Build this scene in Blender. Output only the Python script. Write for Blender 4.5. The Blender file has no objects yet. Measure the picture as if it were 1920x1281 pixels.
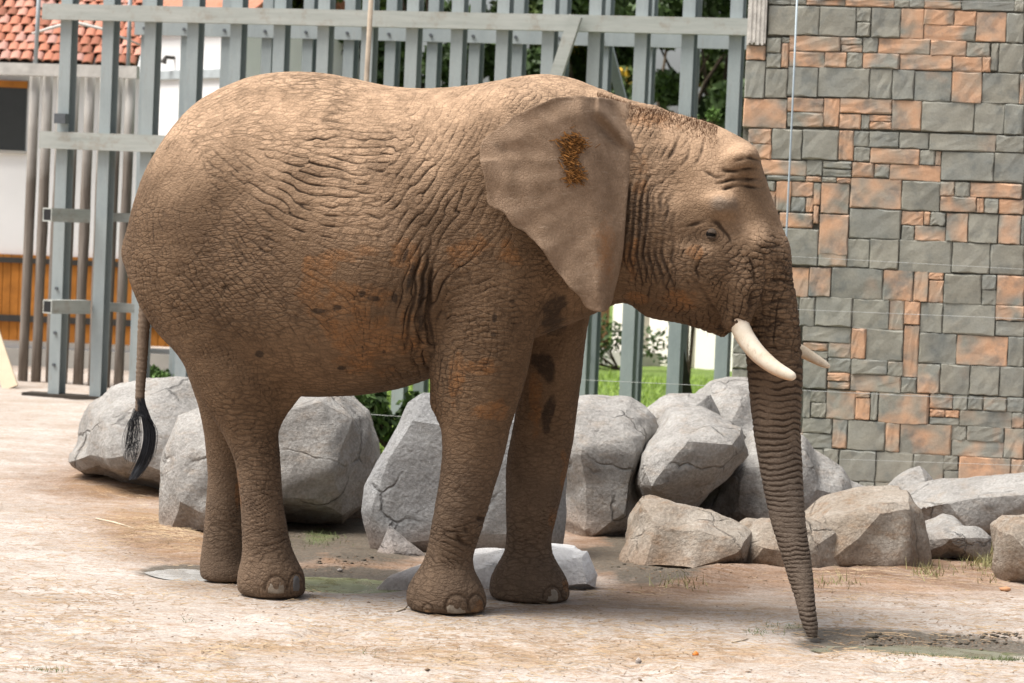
import bpy, bmesh, math, random
import numpy as np
from mathutils import Vector, Matrix, geometry
from mathutils.bvhtree import BVHTree

# ------------------------------------------------------------------ camera, sky, sun, exposure
SC = bpy.context.scene
COL = SC.collection
F_PX, CX, CY = 5333.0, 960.0, 640.5          # focal length and centre in photo pixels (1920 wide)
CAM_H, PITCH, ROLL = 1.78, math.atan((640.5 - 420.0) / 5333.0), 0.042
_F = np.array([0.0, math.cos(PITCH), -math.sin(PITCH)])
_R0 = np.array([1.0, 0.0, 0.0])
_U0 = np.array([0.0, math.sin(PITCH), math.cos(PITCH)])
_R = math.cos(ROLL) * _R0 + math.sin(ROLL) * _U0
_U = math.cos(ROLL) * _U0 - math.sin(ROLL) * _R0
CAM = np.array([0.0, 0.0, CAM_H])
cd = bpy.data.cameras.new('camera')
cd.sensor_width = 36.0
cd.lens = F_PX / 1920.0 * 36.0
cd.clip_start, cd.clip_end = 0.5, 2000.0
cd.dof.use_dof = True
cd.dof.focus_distance = 13.0
cd.dof.aperture_fstop = 5.6
cam = bpy.data.objects.new('camera', cd)
COL.objects.link(cam)
cam.matrix_world = Matrix(((_R[0], _U[0], -_F[0], 0), (_R[1], _U[1], -_F[1], 0),
                           (_R[2], _U[2], -_F[2], CAM_H), (0, 0, 0, 1)))
SC.camera = cam

SUN_EL, SUN_AZ = math.radians(63), math.radians(-104)   # azimuth from +Y towards +X: high on the left
W = bpy.data.worlds.new('World')
SC.world = W
W.use_nodes = True
wn = W.node_tree.nodes
wl = W.node_tree.links
wn.clear()
sky = wn.new('ShaderNodeTexSky')
sky.sky_type = 'NISHITA'
sky.sun_disc = False
sky.sun_elevation = SUN_EL
sky.sun_rotation = SUN_AZ
sky.air_density = 1.0
sky.dust_density = 4.0
sky.ozone_density = 1.0
hs = wn.new('ShaderNodeHueSaturation')      # hazy, nearly white sky
hs.inputs['Saturation'].default_value = 0.38
bg = wn.new('ShaderNodeBackground')
bg.inputs['Strength'].default_value = 0.085
wo = wn.new('ShaderNodeOutputWorld')
wl.new(sky.outputs[0], hs.inputs['Color'])
wl.new(hs.outputs[0], bg.inputs['Color'])
wl.new(bg.outputs[0], wo.inputs['Surface'])
sd = bpy.data.lights.new('sun', 'SUN')
sd.energy = 3.3
sd.angle = math.radians(38)
sd.color = (1.0, 0.965, 0.92)
sun = bpy.data.objects.new('sun', sd)
COL.objects.link(sun)
sdir = Vector((math.sin(SUN_AZ) * math.cos(SUN_EL), math.cos(SUN_AZ) * math.cos(SUN_EL), math.sin(SUN_EL)))
sun.rotation_euler = sdir.to_track_quat('Z', 'Y').to_euler()
sun.location = sdir * 30
vs = SC.view_settings
vs.view_transform = 'Standard'
vs.look = 'None'
vs.gamma = 1.0
vs.use_curve_mapping = False
vs.exposure = 1.05
SC.cycles.max_bounces = 6
SC.cycles.diffuse_bounces = 3
SC.cycles.glossy_bounces = 2
SC.cycles.transmission_bounces = 2

# ------------------------------------------------------------------ pixel <-> world
def ray(px, py):
    d = _F * F_PX + _R * (px - CX) - _U * (py - CY)
    return d / F_PX                      # y component close to 1: parameter close to depth
def at_depth(px, py, Y):                 # point on the ray where world Y = Y
    d = ray(px, py)
    return CAM + d * (Y / d[1])
def on_ground(px, py, z=0.0):
    d = ray(px, py)
    return CAM + d * ((z - CAM_H) / d[2])
def on_plane(px, py, p0, n):
    d = ray(px, py)
    t = np.dot(np.asarray(p0) - CAM, n) / np.dot(d, n)
    return CAM + d * t
def project(P):                          # (N,3) -> px, py
    q = np.asarray(P, float) - CAM
    a, b, c = q @ _R, q @ _U, q @ _F
    return CX + F_PX * a / c, CY - F_PX * b / c

# ------------------------------------------------------------------ numpy noise
def _hash(ix, iy, iz, s):
    h = (ix.astype(np.int64) * 374761393 + iy.astype(np.int64) * 668265263 + iz.astype(np.int64) * 2147483647 + s * 974711) & 0xFFFFFFFF
    h = ((h ^ (h >> 13)) * 1274126177) & 0xFFFFFFFF
    h = ((h ^ (h >> 16)) * 2246822519) & 0xFFFFFFFF
    return ((h ^ (h >> 15)) & 0xFFFFFF).astype(np.float32) / np.float32(0xFFFFFF)
def vnoise(P, scale=1.0, seed=0):        # value noise -1..1
    Q = np.asarray(P, np.float32) * scale
    I = np.floor(Q).astype(np.int64)
    f = (Q - I).astype(np.float32)
    f = f * f * f * (f * (f * 6 - 15) + 10)
    r = 0
    for dx in (0, 1):
        wx = f[:, 0] if dx else 1 - f[:, 0]
        for dy in (0, 1):
            wy = f[:, 1] if dy else 1 - f[:, 1]
            for dz in (0, 1):
                wz = f[:, 2] if dz else 1 - f[:, 2]
                r = r + wx * wy * wz * _hash(I[:, 0] + dx, I[:, 1] + dy, I[:, 2] + dz, seed)
    return r * 2 - 1
def fbm(P, scale=1.0, octv=4, seed=0, gain=0.5):
    a, r, t = 1.0, 0, 0
    for k in range(octv):
        r = r + a * vnoise(P, scale * 2.03 ** k, seed + 17 * k)
        t += a
        a *= gain
    return r / t
def sstep(a, b, x):
    t = np.clip((np.asarray(x, float) - a) / (b - a), 0, 1)
    return t * t * (3 - 2 * t)

# ------------------------------------------------------------------ object helpers
def link(o, parent=None):
    COL.objects.link(o)
    if parent is not None:
        o.parent = parent
    return o
def tag(o, label=None, cat=None, group=None, kind=None):
    if label: o['label'] = label
    if cat: o['category'] = cat
    if group: o['group'] = group
    if kind: o['kind'] = kind
    return o
def empty(name, loc, label=None, cat=None, group=None):
    o = bpy.data.objects.new(name, None)
    o.location = loc
    o.empty_display_size = 0.2
    link(o)
    bpy_pos[o.name] = np.array(loc, float)
    return tag(o, label, cat, group)
bpy_pos = {}
def mesh_obj(name, verts, faces, mat, parent=None, smooth=True, origin=None):
    """verts in world space; stored relative to origin (the parent's place, or the given origin)"""
    V = np.asarray(verts, float).reshape(-1, 3)
    if parent is not None:
        o0 = bpy_pos[parent.name]
    else:
        o0 = np.zeros(3) if origin is None else np.asarray(origin, float)
    me = bpy.data.meshes.new(name)
    fast_mesh(me, V - o0, faces)
    if smooth:
        me.polygons.foreach_set('use_smooth', np.ones(len(me.polygons), bool))
    if mat is not None:
        me.materials.append(mat)
    o = bpy.data.objects.new(name, me)
    link(o, parent)
    if parent is None:
        o.location = o0
        bpy_pos[o.name] = o0
    else:
        bpy_pos[o.name] = o0
    return o
def fast_mesh(me, V, faces):
    V = np.ascontiguousarray(V, np.float32)
    if isinstance(faces, np.ndarray):
        n, k = faces.shape
        me.vertices.add(len(V)); me.vertices.foreach_set('co', V.ravel())
        me.loops.add(n * k); me.loops.foreach_set('vertex_index', faces.astype(np.int32).ravel())
        me.polygons.add(n)
        me.polygons.foreach_set('loop_start', np.arange(0, n * k, k, dtype=np.int32))
        me.update(calc_edges=True)
        me.validate()
    else:
        me.from_pydata(V.tolist(), [], faces)
        me.update()
def set_attr(me, name, vals, typ='FLOAT'):
    a = me.attributes.new(name, typ, 'POINT')
    if typ == 'FLOAT':
        a.data.foreach_set('value', np.ascontiguousarray(vals, np.float32).ravel())
    elif typ == 'FLOAT_VECTOR':
        a.data.foreach_set('vector', np.ascontiguousarray(vals, np.float32).ravel())
class MB:                                 # collects boxes, tubes ... of ONE part
    def __init__(s): s.v, s.f = [], []
    def add(s, V, Fc):
        b = len(s.v)
        s.v += [tuple(map(float, p)) for p in V]
        s.f += [tuple(i + b for i in q) for q in Fc]
        return s
    def box(s, c, ax, ay, az):            # centre and three half-axis vectors
        c, ax, ay, az = map(lambda q: np.asarray(q, float), (c, ax, ay, az))
        V = [c + i * ax + j * ay + k * az for k in (-1, 1) for j in (-1, 1) for i in (-1, 1)]
        return s.add(V, [(0, 2, 3, 1), (4, 5, 7, 6), (0, 1, 5, 4), (2, 6, 7, 3), (0, 4, 6, 2), (1, 3, 7, 5)])
    def tube(s, pts, rad, seg=8, cap=True):
        pts = [np.asarray(p, float) for p in pts]
        n = len(pts)
        rad = [rad] * n if np.isscalar(rad) else rad
        V, Fc = [], []
        for i, p in enumerate(pts):
            t = pts[min(i + 1, n - 1)] - pts[max(i - 1, 0)]
            t /= np.linalg.norm(t) + 1e-12
            ref = np.array([0, 0, 1.0]) if abs(t[2]) < 0.9 else np.array([0, 1.0, 0])
            a = np.cross(t, ref); a /= np.linalg.norm(a)
            b = np.cross(t, a)
            for k in range(seg):
                an = 2 * math.pi * k / seg
                V.append(p + rad[i] * (math.cos(an) * a + math.sin(an) * b))
        for i in range(n - 1):
            for k in range(seg):
                k2 = (k + 1) % seg
                Fc.append((i * seg + k, i * seg + k2, (i + 1) * seg + k2, (i + 1) * seg + k))
        if cap:
            Fc.append(tuple(range(seg))[::-1])
            Fc.append(tuple((n - 1) * seg + k for k in range(seg)))
        return s.add(V, Fc)
    def build(s, name, mat, parent=None, smooth=False, origin=None):
        return mesh_obj(name, s.v, s.f, mat, parent, smooth, origin)

# ------------------------------------------------------------------ material helper
class NT:
    def __init__(s, name):
        s.m = bpy.data.materials.new(name)
        s.m.use_nodes = True
        s.t = s.m.node_tree
        s.t.nodes.clear()
        s.out = s.t.nodes.new('ShaderNodeOutputMaterial')
        s.b = s.t.nodes.new('ShaderNodeBsdfPrincipled')
        s.t.links.new(s.b.outputs[0], s.out.inputs['Surface'])
        s.b.inputs['Specular IOR Level'].default_value = 0.25
    def put(s, sock, v):
        if isinstance(v, bpy.types.NodeSocket):
            s.t.links.new(v, sock)
        elif isinstance(v, (tuple, list)) and len(v) == 3 and sock.type == 'RGBA':
            sock.default_value = (*v, 1)
        else:
            sock.default_value = v
    def node(s, typ, props=None, **inp):
        n = s.t.nodes.new(typ)
        for k, v in (props or {}).items():
            setattr(n, k, v)
        for k, v in inp.items():
            s.put(n.inputs[k.replace('_', ' ')] if k.replace('_', ' ') in n.inputs else n.inputs[k], v)
        return n
    def coord(s, scale=(1, 1, 1), rot=(0, 0, 0), which='Object', vec=None):
        v = vec if vec is not None else s.node('ShaderNodeTexCoord').outputs[which]
        m = s.node('ShaderNodeMapping')
        s.put(m.inputs['Vector'], v)
        m.inputs['Scale'].default_value = scale if not np.isscalar(scale) else (scale,) * 3
        m.inputs['Rotation'].default_value = rot
        return m.outputs[0]
    def noise(s, vec, scale=5, detail=4, rough=0.55, dist=0.0):
        n = s.node('ShaderNodeTexNoise')
        s.put(n.inputs['Vector'], vec)
        n.inputs['Scale'].default_value = scale
        n.inputs['Detail'].default_value = detail
        n.inputs['Roughness'].default_value = rough
        n.inputs['Distortion'].default_value = dist
        return n.outputs['Fac']
    def voro(s, vec, scale=5, feature='DISTANCE_TO_EDGE', rnd=1.0):
        n = s.node('ShaderNodeTexVoronoi', {'feature': feature})
        s.put(n.inputs['Vector'], vec)
        n.inputs['Scale'].default_value = scale
        n.inputs['Randomness'].default_value = rnd
        return n.outputs['Distance']
    def ramp(s, fac, stops, interp='LINEAR'):
        n = s.node('ShaderNodeValToRGB')
        n.color_ramp.interpolation = interp
        el = n.color_ramp.elements
        while len(el) < len(stops):
            el.new(0.5)
        for e, (p, c) in zip(el, stops):
            e.position = p
            e.color = (c, c, c, 1) if np.isscalar(c) else (*c, 1)
        s.put(n.inputs[0], fac)
        return n.outputs[0]
    def mix(s, fac, a, b, blend='MIX'):
        n = s.node('ShaderNodeMix', {'data_type': 'RGBA', 'blend_type': blend})
        s.put(n.inputs[0], fac)
        s.put(n.inputs[6], a if not np.isscalar(a) else (a, a, a))
        s.put(n.inputs[7], b if not np.isscalar(b) else (b, b, b))
        return n.outputs[2]
    def math(s, op, a, b=0.0, clamp=False):
        n = s.node('ShaderNodeMath', {'operation': op, 'use_clamp': clamp})
        s.put(n.inputs[0], a)
        s.put(n.inputs[1], b)
        return n.outputs[0]
    def attr(s, name, typ='GEOMETRY', out='Fac'):
        return s.node('ShaderNodeAttribute', {'attribute_name': name, 'attribute_type': typ}).outputs[out]
    def maprange(s, v, a, b, c=0.0, d=1.0):
        n = s.node('ShaderNodeMapRange')
        for i, q in enumerate((v, a, b, c, d)):
            s.put(n.inputs[i], q)
        return n.outputs[0]
    def bump(s, h, dist=0.01, strength=1.0, normal=None):
        n = s.node('ShaderNodeBump')
        s.put(n.inputs['Height'], h)
        n.inputs['Distance'].default_value = dist
        n.inputs['Strength'].default_value = strength
        if normal is not None:
            s.put(n.inputs['Normal'], normal)
        return n.outputs[0]
    def done(s, color, rough=0.85, normal=None, spec=None, metal=None):
        s.put(s.b.inputs['Base Color'], color)
        s.put(s.b.inputs['Roughness'], rough)
        if normal is not None: s.put(s.b.inputs['Normal'], normal)
        if spec is not None: s.put(s.b.inputs['Specular IOR Level'], spec)
        if metal is not None: s.put(s.b.inputs['Metallic'], metal)
        return s.m
def srgb(r, g, b):
    f = lambda c: (c / 255 / 12.92) if c <= 10 else ((c / 255 + 0.055) / 1.055) ** 2.4
    return (f(r), f(g), f(b))
SUBDIV_LEVEL = 2
# ================================================================== ELEPHANT
PSI = math.radians(13.0)
EO = at_depth(912, 1138, 13.2); EO[2] = 0.0
FW = np.array([math.cos(PSI), -math.sin(PSI), 0.0])
LA = np.array([math.sin(PSI), math.cos(PSI), 0.0])
UPV = np.array([0, 0, 1.0])
def E(px, py, v=0.0):                    # pixel -> elephant frame (u forward, v away from camera, z up)
    P = on_plane(px, py, EO + v * LA, LA) - EO
    return np.array([P @ FW, v, P[2]])
def E2W(Q):
    Q = np.asarray(Q, float).reshape(-1, 3)
    return EO + Q[:, :1] * FW + Q[:, 1:2] * LA + Q[:, 2:3] * UPV
def E2px(Q):
    return project(E2W(Q))

VOX = 0.0205
GU = np.arange(E(240, 700)[0], E(1580, 700)[0], VOX, dtype=np.float32)
GV = np.arange(-0.80, 0.80, VOX, dtype=np.float32)
GZ = np.arange(-0.09, 2.66, VOX, dtype=np.float32)
GSH = (len(GU), len(GV), len(GZ))
def gsm(a, sig):
    if sig <= 0: return a
    r = int(3 * sig) + 1
    k = np.exp(-0.5 * (np.arange(-r, r + 1) / sig) ** 2); k /= k.sum()
    return np.convolve(np.pad(a, r, mode='edge'), k, 'valid')
def normed(f):
    g = np.gradient(f, VOX)
    m = np.sqrt(g[0] ** 2 + g[1] ** 2 + g[2] ** 2)
    return np.clip(f / np.maximum(m, 0.35), -0.35, 0.35).astype(np.float32)
def uloft(top, bot, wid, taper=0.1, n=2.2, sig=2.0):
    T = np.array([E(*p) for p in top]); B = np.array([E(*p) for p in bot])
    Wd = np.array([(E(p[0], p[1])[0], p[2]) for p in wid])
    u0, u1 = max(T[0, 0], B[0, 0]), min(T[-1, 0], B[-1, 0])
    zt = gsm(np.interp(GU, T[:, 0], T[:, 2]), sig)
    zb = gsm(np.interp(GU, B[:, 0], B[:, 2]), sig)
    hw = gsm(np.interp(GU, Wd[:, 0], Wd[:, 1]), sig * 1.5)
    rz = np.maximum((zt - zb) / 2, 0.02); zc = (zt + zb) / 2
    U = slice(None)
    t = (GZ[None, None, :] - zc[:, None, None]) / rz[:, None, None]
    w = hw[:, None, None] * (1 - taper * np.clip(t, -1.2, 1.2))
    s = np.abs(GV)[None, :, None] / w
    rho = (np.abs(t) ** n + s ** n) ** (1 / n)
    f = (rho - 1) * np.minimum(rz, hw)[:, None, None]
    out = np.maximum(u0 - GU, GU - u1)[:, None, None]
    f = np.where(out > 0, np.maximum(f, out + 0.0), f)
    return normed(f)
def vloft(secs, v_of, rvf, n=2.0, sig=1.5):
    """secs: (py, px_centre, half width px); v_of(z-index list) lateral positions; rvf ratio"""
    zz, cu, ru, cv, rv = [], [], [], [], []
    for (py, px, hw), v, r in zip(secs, v_of, rvf):
        c = E(px, py, v); a = E(px - hw, py, v)[0]; b = E(px + hw, py, v)[0]
        zz.append(c[2]); cu.append(c[0]); ru.append((b - a) / 2); cv.append(v); rv.append((b - a) / 2 * r)
    o = np.argsort(zz); zz = np.array(zz)[o]
    f_ = lambda a: gsm(np.interp(GZ, zz, np.array(a)[o]), sig)
    cu, ru, cv, rv = f_(cu), f_(ru), f_(cv), f_(rv)
    rho = (np.abs((GU[:, None, None] - cu) / ru) ** n + np.abs((GV[None, :, None] - cv) / rv) ** n) ** (1 / n)
    f = (rho - 1) * np.minimum(ru, rv)
    out = (GZ - zz[-1])[None, None, :]
    f = np.where(out > 0, np.maximum(f, out), f)
    return normed(f)
def smin(a, b, k):
    h = np.clip(0.5 + 0.5 * (b - a) / k, 0, 1)
    return b + (a - b) * h - k * h * (1 - h)
def smax(a, b, k): return -smin(-a, -b, k)
def chain(pts, add=0.0):                 # swept spheres: list of (px,py,v,r_m)
    Q = [(E(p[0], p[1], p[2]), p[3]) for p in pts]
    f = np.full(GSH, 0.35, np.float32)
    for (a, ra), (b, rb) in zip(Q[:-1], Q[1:]):
        lo = np.minimum(a, b) - max(ra, rb) - 0.22; hi = np.maximum(a, b) + max(ra, rb) + 0.22
        s = [slice(max(0, np.searchsorted(g, l)), np.searchsorted(g, h)) for g, l, h in zip((GU, GV, GZ), lo, hi)]
        X = GU[s[0]][:, None, None] - a[0]; Y = GV[s[1]][None, :, None] - a[1]; Z = GZ[s[2]][None, None, :] - a[2]
        d = b - a
        t = np.clip((X * d[0] + Y * d[1] + Z * d[2]) / (d @ d), 0, 1)
        r = np.sqrt((X - t * d[0]) ** 2 + (Y - t * d[1]) ** 2 + (Z - t * d[2]) ** 2) - (ra + (rb - ra) * t)
        f[tuple(s)] = np.minimum(f[tuple(s)], r)
    return f
def ellip(px, py, v, r, rot=0.0):        # ellipsoid, radii (u,v,z), tilt in the u-z plane
    c = E(px, py, v)
    X = GU[:, None, None] - c[0]; Y = GV[None, :, None] - c[1]; Z = GZ[None, None, :] - c[2]
    ca, sa = math.cos(rot), math.sin(rot)
    X, Z = X * ca + Z * sa, -X * sa + Z * ca
    rho = np.sqrt((X / r[0]) ** 2 + (Y / r[1]) ** 2 + (Z / r[2]) ** 2)
    return np.clip((rho - 1) * min(r), -0.35, 0.35).astype(np.float32)

def elephant_field():
    torso = uloft(
        top=[(262, 478), (265, 425), (279, 362), (303, 292), (338, 232), (378, 190), (428, 161), (480, 142), (540, 134), (590, 134),
             (640, 142), (690, 154), (740, 163), (800, 167), (860, 163), (920, 155), (980, 142), (1030, 138), (1080, 147),
             (1130, 170), (1170, 192), (1230, 207)],
        bot=[(262, 482), (267, 525), (285, 572), (330, 640), (390, 690), (460, 722), (530, 739), (600, 745), (680, 741), (750, 729),
             (810, 708), (880, 680), (960, 650), (1040, 620), (1100, 595), (1160, 565), (1230, 560)],
        wid=[(255, 480, .18), (275, 480, .30), (300, 480, .40), (340, 480, .48), (400, 480, .54), (500, 480, .60), (600, 480, .645),
             (700, 480, .66), (780, 480, .64), (860, 450, .58), (940, 400, .52), (1020, 380, .46), (1100, 370, .39), (1170, 370, .34), (1230, 370, .31)],
        taper=0.16, n=2.25)
    head = uloft(
        top=[(1120, 175), (1160, 190), (1200, 200), (1250, 207), (1300, 220), (1350, 237), (1395, 258), (1418, 281), (1432, 318), (1443, 355), (1456, 402), (1470, 450), (1474, 470)],
        bot=[(1120, 545), (1160, 548), (1200, 562), (1230, 577), (1260, 589), (1300, 603), (1330, 608), (1360, 600), (1400, 580), (1440, 560), (1470, 540), (1478, 500)],
        wid=[(1130, 420, .28), (1190, 420, .325), (1240, 430, .355), (1290, 430, .36), (1335, 430, .345), (1370, 430, .305), (1400, 430, .25), (1430, 430, .19), (1460, 440, .14), (1480, 460, .11)],
        taper=0.22, n=2.15)
    f = smin(torso, head, 0.07)
    # skull relief (both sides)
    for sg in (-1, 1):
        f = smin(f, ellip(1352, 386, sg * .265, (.080, .07, .058)), 0.035)             # brow
        f = smin(f, ellip(1300, 505, sg * .265, (.16, .10, .13)), 0.07)              # cheek
        f = smin(f, ellip(1395, 300, sg * .12, (.07, .12, .075)), 0.06)              # forehead dome
        f = smin(f, chain([(1405, 470, sg * .15, .115), (1388, 540, sg * .185, .10), (1380, 596, sg * .20, .070)]), 0.05)   # tusk socket
        f = smax(f, -ellip(1265, 318, sg * .445, (.16, .125, .14)), 0.08)            # temple hollow
        f = smax(f, -ellip(1322, 447, sg * .395, (.095, .06, .048)), 0.045)            # eye socket
        f = smax(f, -ellip(1412, 390, sg * .285, (.06, .06, .11), 0.2), 0.05)
    f = smin(f, chain([(1240, 540, 0, .15), (1300, 560, 0, .12), (1340, 592, 0, .085), (1354, 612, 0, .052)]), 0.05)        # lower jaw
    f = smin(f, chain([(1216, 560, -.10, .03), (1219, 577, -.10, .010)]), 0.02)
    # trunk
    tr = [(1402, 430, .13, 0), (1424, 495, .132, 0), (1440, 560, .132, 0), (1448, 620, .131, 0), (1453, 700, .127, -.01), (1456, 800, .110, -.03), (1467, 900, .094, -.06),
          (1479, 980, .079, -.10), (1494, 1050, .064, -.14), (1511, 1130, .047, -.19), (1519, 1172, .037, -.22), (1524, 1192, .027, -.225), (1528, 1204, .016, -.225)]
    P = np.array(tr)
    tt = np.linspace(0, len(P) - 1, 34)
    D = np.stack([np.interp(tt, np.arange(len(P)), gsm(P[:, i], 0)) for i in range(4)], 1)
    f = smin(f, chain([(d[0], d[1], d[3], d[2]) for d in D]), 0.06)
    # shoulders, hips
    for sg in (-1, 1):
        f = smin(f, ellip(945, 380, sg * .33, (.26, .20, .50), -0.12), 0.14)
        f = smin(f, ellip(400, 470, sg * .32, (.30, .20, .42), 0.15), 0.14)
    # legs
    nf = vloft([(430, 930, 95), (500, 916, 100), (560, 911, 102), (640, 904, 95), (700, 897, 90), (760, 893, 75), (800, 892, 63), (850, 888, 57), (930, 871, 50), (1000, 854, 47),
                (1040, 843, 43), (1062, 838, 46), (1085, 836, 63), (1110, 837, 74), (1135, 837, 74), (1160, 837, 69)],
               np.interp(np.linspace(0, 1, 16), [0, .4, 1], [-.34, -.335, -.27]), [.75, .75, .78, .8, .82, .9, 1, 1, 1, 1, 1, 1, .95, .95, .95, .95])
    ff = vloft([(480, 1020, 90), (560, 1035, 75), (620, 1038, 60), (700, 1037, 54), (760, 1026, 56), (820, 1017, 58), (870, 1007, 58), (960, 997, 48), (1010, 991, 41),
                (1038, 990, 43), (1060, 989, 58), (1085, 992, 73), (1110, 992, 75), (1140, 992, 70)],
               np.interp(np.linspace(0, 1, 14), [0, 1], [.34, .29]), [.9, 1, 1.1, 1.15, 1.1, 1, 1, 1, 1, 1, 1, .95, .95, .95])
    nr = vloft([(480, 395, 112), (560, 400, 112), (600, 412, 108), (650, 432, 100), (700, 446, 92), (740, 450, 79), (780, 460, 62), (820, 471, 48), (870, 484, 40), (930, 490, 38), (1000, 497, 41),
                (1035, 502, 45), (1060, 507, 55), (1085, 509, 63), (1120, 509, 60)],
               np.interp(np.linspace(0, 1, 15), [0, .5, 1], [-.33, -.27, -.20]), [.8, .8, .8, .82, .84, .88, .95, 1.05, 1.1, 1.1, 1.05, 1.05, 1, 1, 1])
    fr = vloft([(480, 395, 100), (560, 402, 98), (640, 420, 88), (700, 426, 74), (760, 428, 54), (820, 428, 42), (900, 430, 38), (1000, 424, 40), (1045, 421, 44), (1068, 424, 48), (1105, 425, 46)],
               np.interp(np.linspace(0, 1, 11), [0, .5, 1], [.33, .27, .20]), [.8, .8, .8, .9, 1.0, 1.1, 1.1, 1.1, 1.05, 1.1, 1.1])
    floor = -GZ[None, None, :] + 0.0
    legs = smin(smin(nf, ff, .02), smin(nr, fr, .02), .02)
    legs = smax(legs, np.broadcast_to(floor, GSH), 0.035)
    f = smin(f, legs, 0.045)
    # flank fold at the groin, elbow fold
    f = smin(f, chain([(560, 700, -.30, .06), (535, 750, -.24, .05), (515, 790, -.20, .03)]), 0.04)
    f = smin(f, chain([(828, 700, -.34, .05), (822, 755, -.33, .045), (832, 795, -.31, .02)]), 0.03)
    return f

def surface_nets(f):
    S = f < 0
    n = f.shape
    c = np.zeros((n[0] - 1, n[1] - 1, n[2] - 1), np.int8)
    for i in (0, 1):
        for j in (0, 1):
            for k in (0, 1):
                c += S[i:n[0] - 1 + i, j:n[1] - 1 + j, k:n[2] - 1 + k]
    act = (c > 0) & (c < 8)
    I = np.argwhere(act)
    idx = np.full(act.shape, -1, np.int64)
    idx[act] = np.arange(len(I))
    acc = np.zeros((len(I), 3)); cnt = np.zeros(len(I))
    corners = [(i, j, k) for i in (0, 1) for j in (0, 1) for k in (0, 1)]
    vals = {q: f[I[:, 0] + q[0], I[:, 1] + q[1], I[:, 2] + q[2]].astype(float) for q in corners}
    for a in corners:
        for ax in range(3):
            if a[ax] == 0:
                b = list(a); b[ax] = 1; b = tuple(b)
                fa, fb = vals[a], vals[b]
                m = (fa < 0) != (fb < 0)
                t = np.where(m, fa / np.where(m, fa - fb, 1), 0)
                p = np.tile(np.array(a, float), (len(I), 1)); p[:, ax] += t
                acc[m] += p[m]; cnt[m] += 1
    V = (I + acc / cnt[:, None]) * VOX + np.array([GU[0], GV[0], GZ[0]])
    Fs = []
    for ax in range(3):
        sl0 = [slice(1, -1)] * 3; sl1 = [slice(1, -1)] * 3
        sl0[ax] = slice(0, -1); sl1[ax] = slice(1, None)
        s0, s1 = S[tuple(sl0)], S[tuple(sl1)]
        for flip, m in ((False, s0 & ~s1), (True, ~s0 & s1)):
            q = np.argwhere(m)
            off = np.ones(3, int); off[ax] = 0
            q = q + off
            b, c_ = (ax + 1) % 3, (ax + 2) % 3
            eb = np.zeros(3, int); eb[b] = 1
            ec = np.zeros(3, int); ec[c_] = 1
            g = lambda o: idx[(q - o)[:, 0], (q - o)[:, 1], (q - o)[:, 2]]
            quad = np.stack([g(eb + ec), g(ec), g(0 * eb), g(eb)], 1)
            Fs.append(quad[:, ::-1] if flip else quad)
    return V, np.concatenate(Fs)

def subdiv_smooth(V, Fq, lv):
    me = bpy.data.meshes.new('tmp'); fast_mesh(me, V, Fq)
    ob = bpy.data.objects.new('tmp', me); COL.objects.link(ob)
    md = ob.modifiers.new('s', 'SUBSURF'); md.levels = lv; md.render_levels = lv
    dg = bpy.context.evaluated_depsgraph_get()
    ev = ob.evaluated_get(dg); m2 = ev.to_mesh()
    n = len(m2.vertices); co = np.empty(n * 3, np.float32); m2.vertices.foreach_get('co', co)
    fi = np.empty(len(m2.loops), np.int32); m2.loops.foreach_get('vertex_index', fi)
    no = np.empty(n * 3, np.float32); m2.vertices.foreach_get('normal', no)
    ev.to_mesh_clear()
    bpy.data.objects.remove(ob); bpy.data.meshes.remove(me)
    return co.reshape(-1, 3).astype(float), fi.reshape(-1, 4), no.reshape(-1, 3).astype(float)

_f = elephant_field()
_V, _Fq = surface_nets(_f)
# relax the grid steps a little
_e = np.concatenate([_Fq[:, [0, 1]], _Fq[:, [1, 2]], _Fq[:, [2, 3]], _Fq[:, [3, 0]]])
for _it in range(4):
    s = np.zeros_like(_V); c = np.zeros(len(_V))
    for a, b in ((0, 1), (1, 0)):
        for k in range(3):
            s[:, k] += np.bincount(_e[:, a], _V[_e[:, b], k], len(_V))
        c += np.bincount(_e[:, a], minlength=len(_V))
    L = s / c[:, None] - _V
    _V = _V + L * (0.5 if _it % 2 == 0 else -0.47)
BV, BF, BN = subdiv_smooth(_V, _Fq, SUBDIV_LEVEL)

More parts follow.
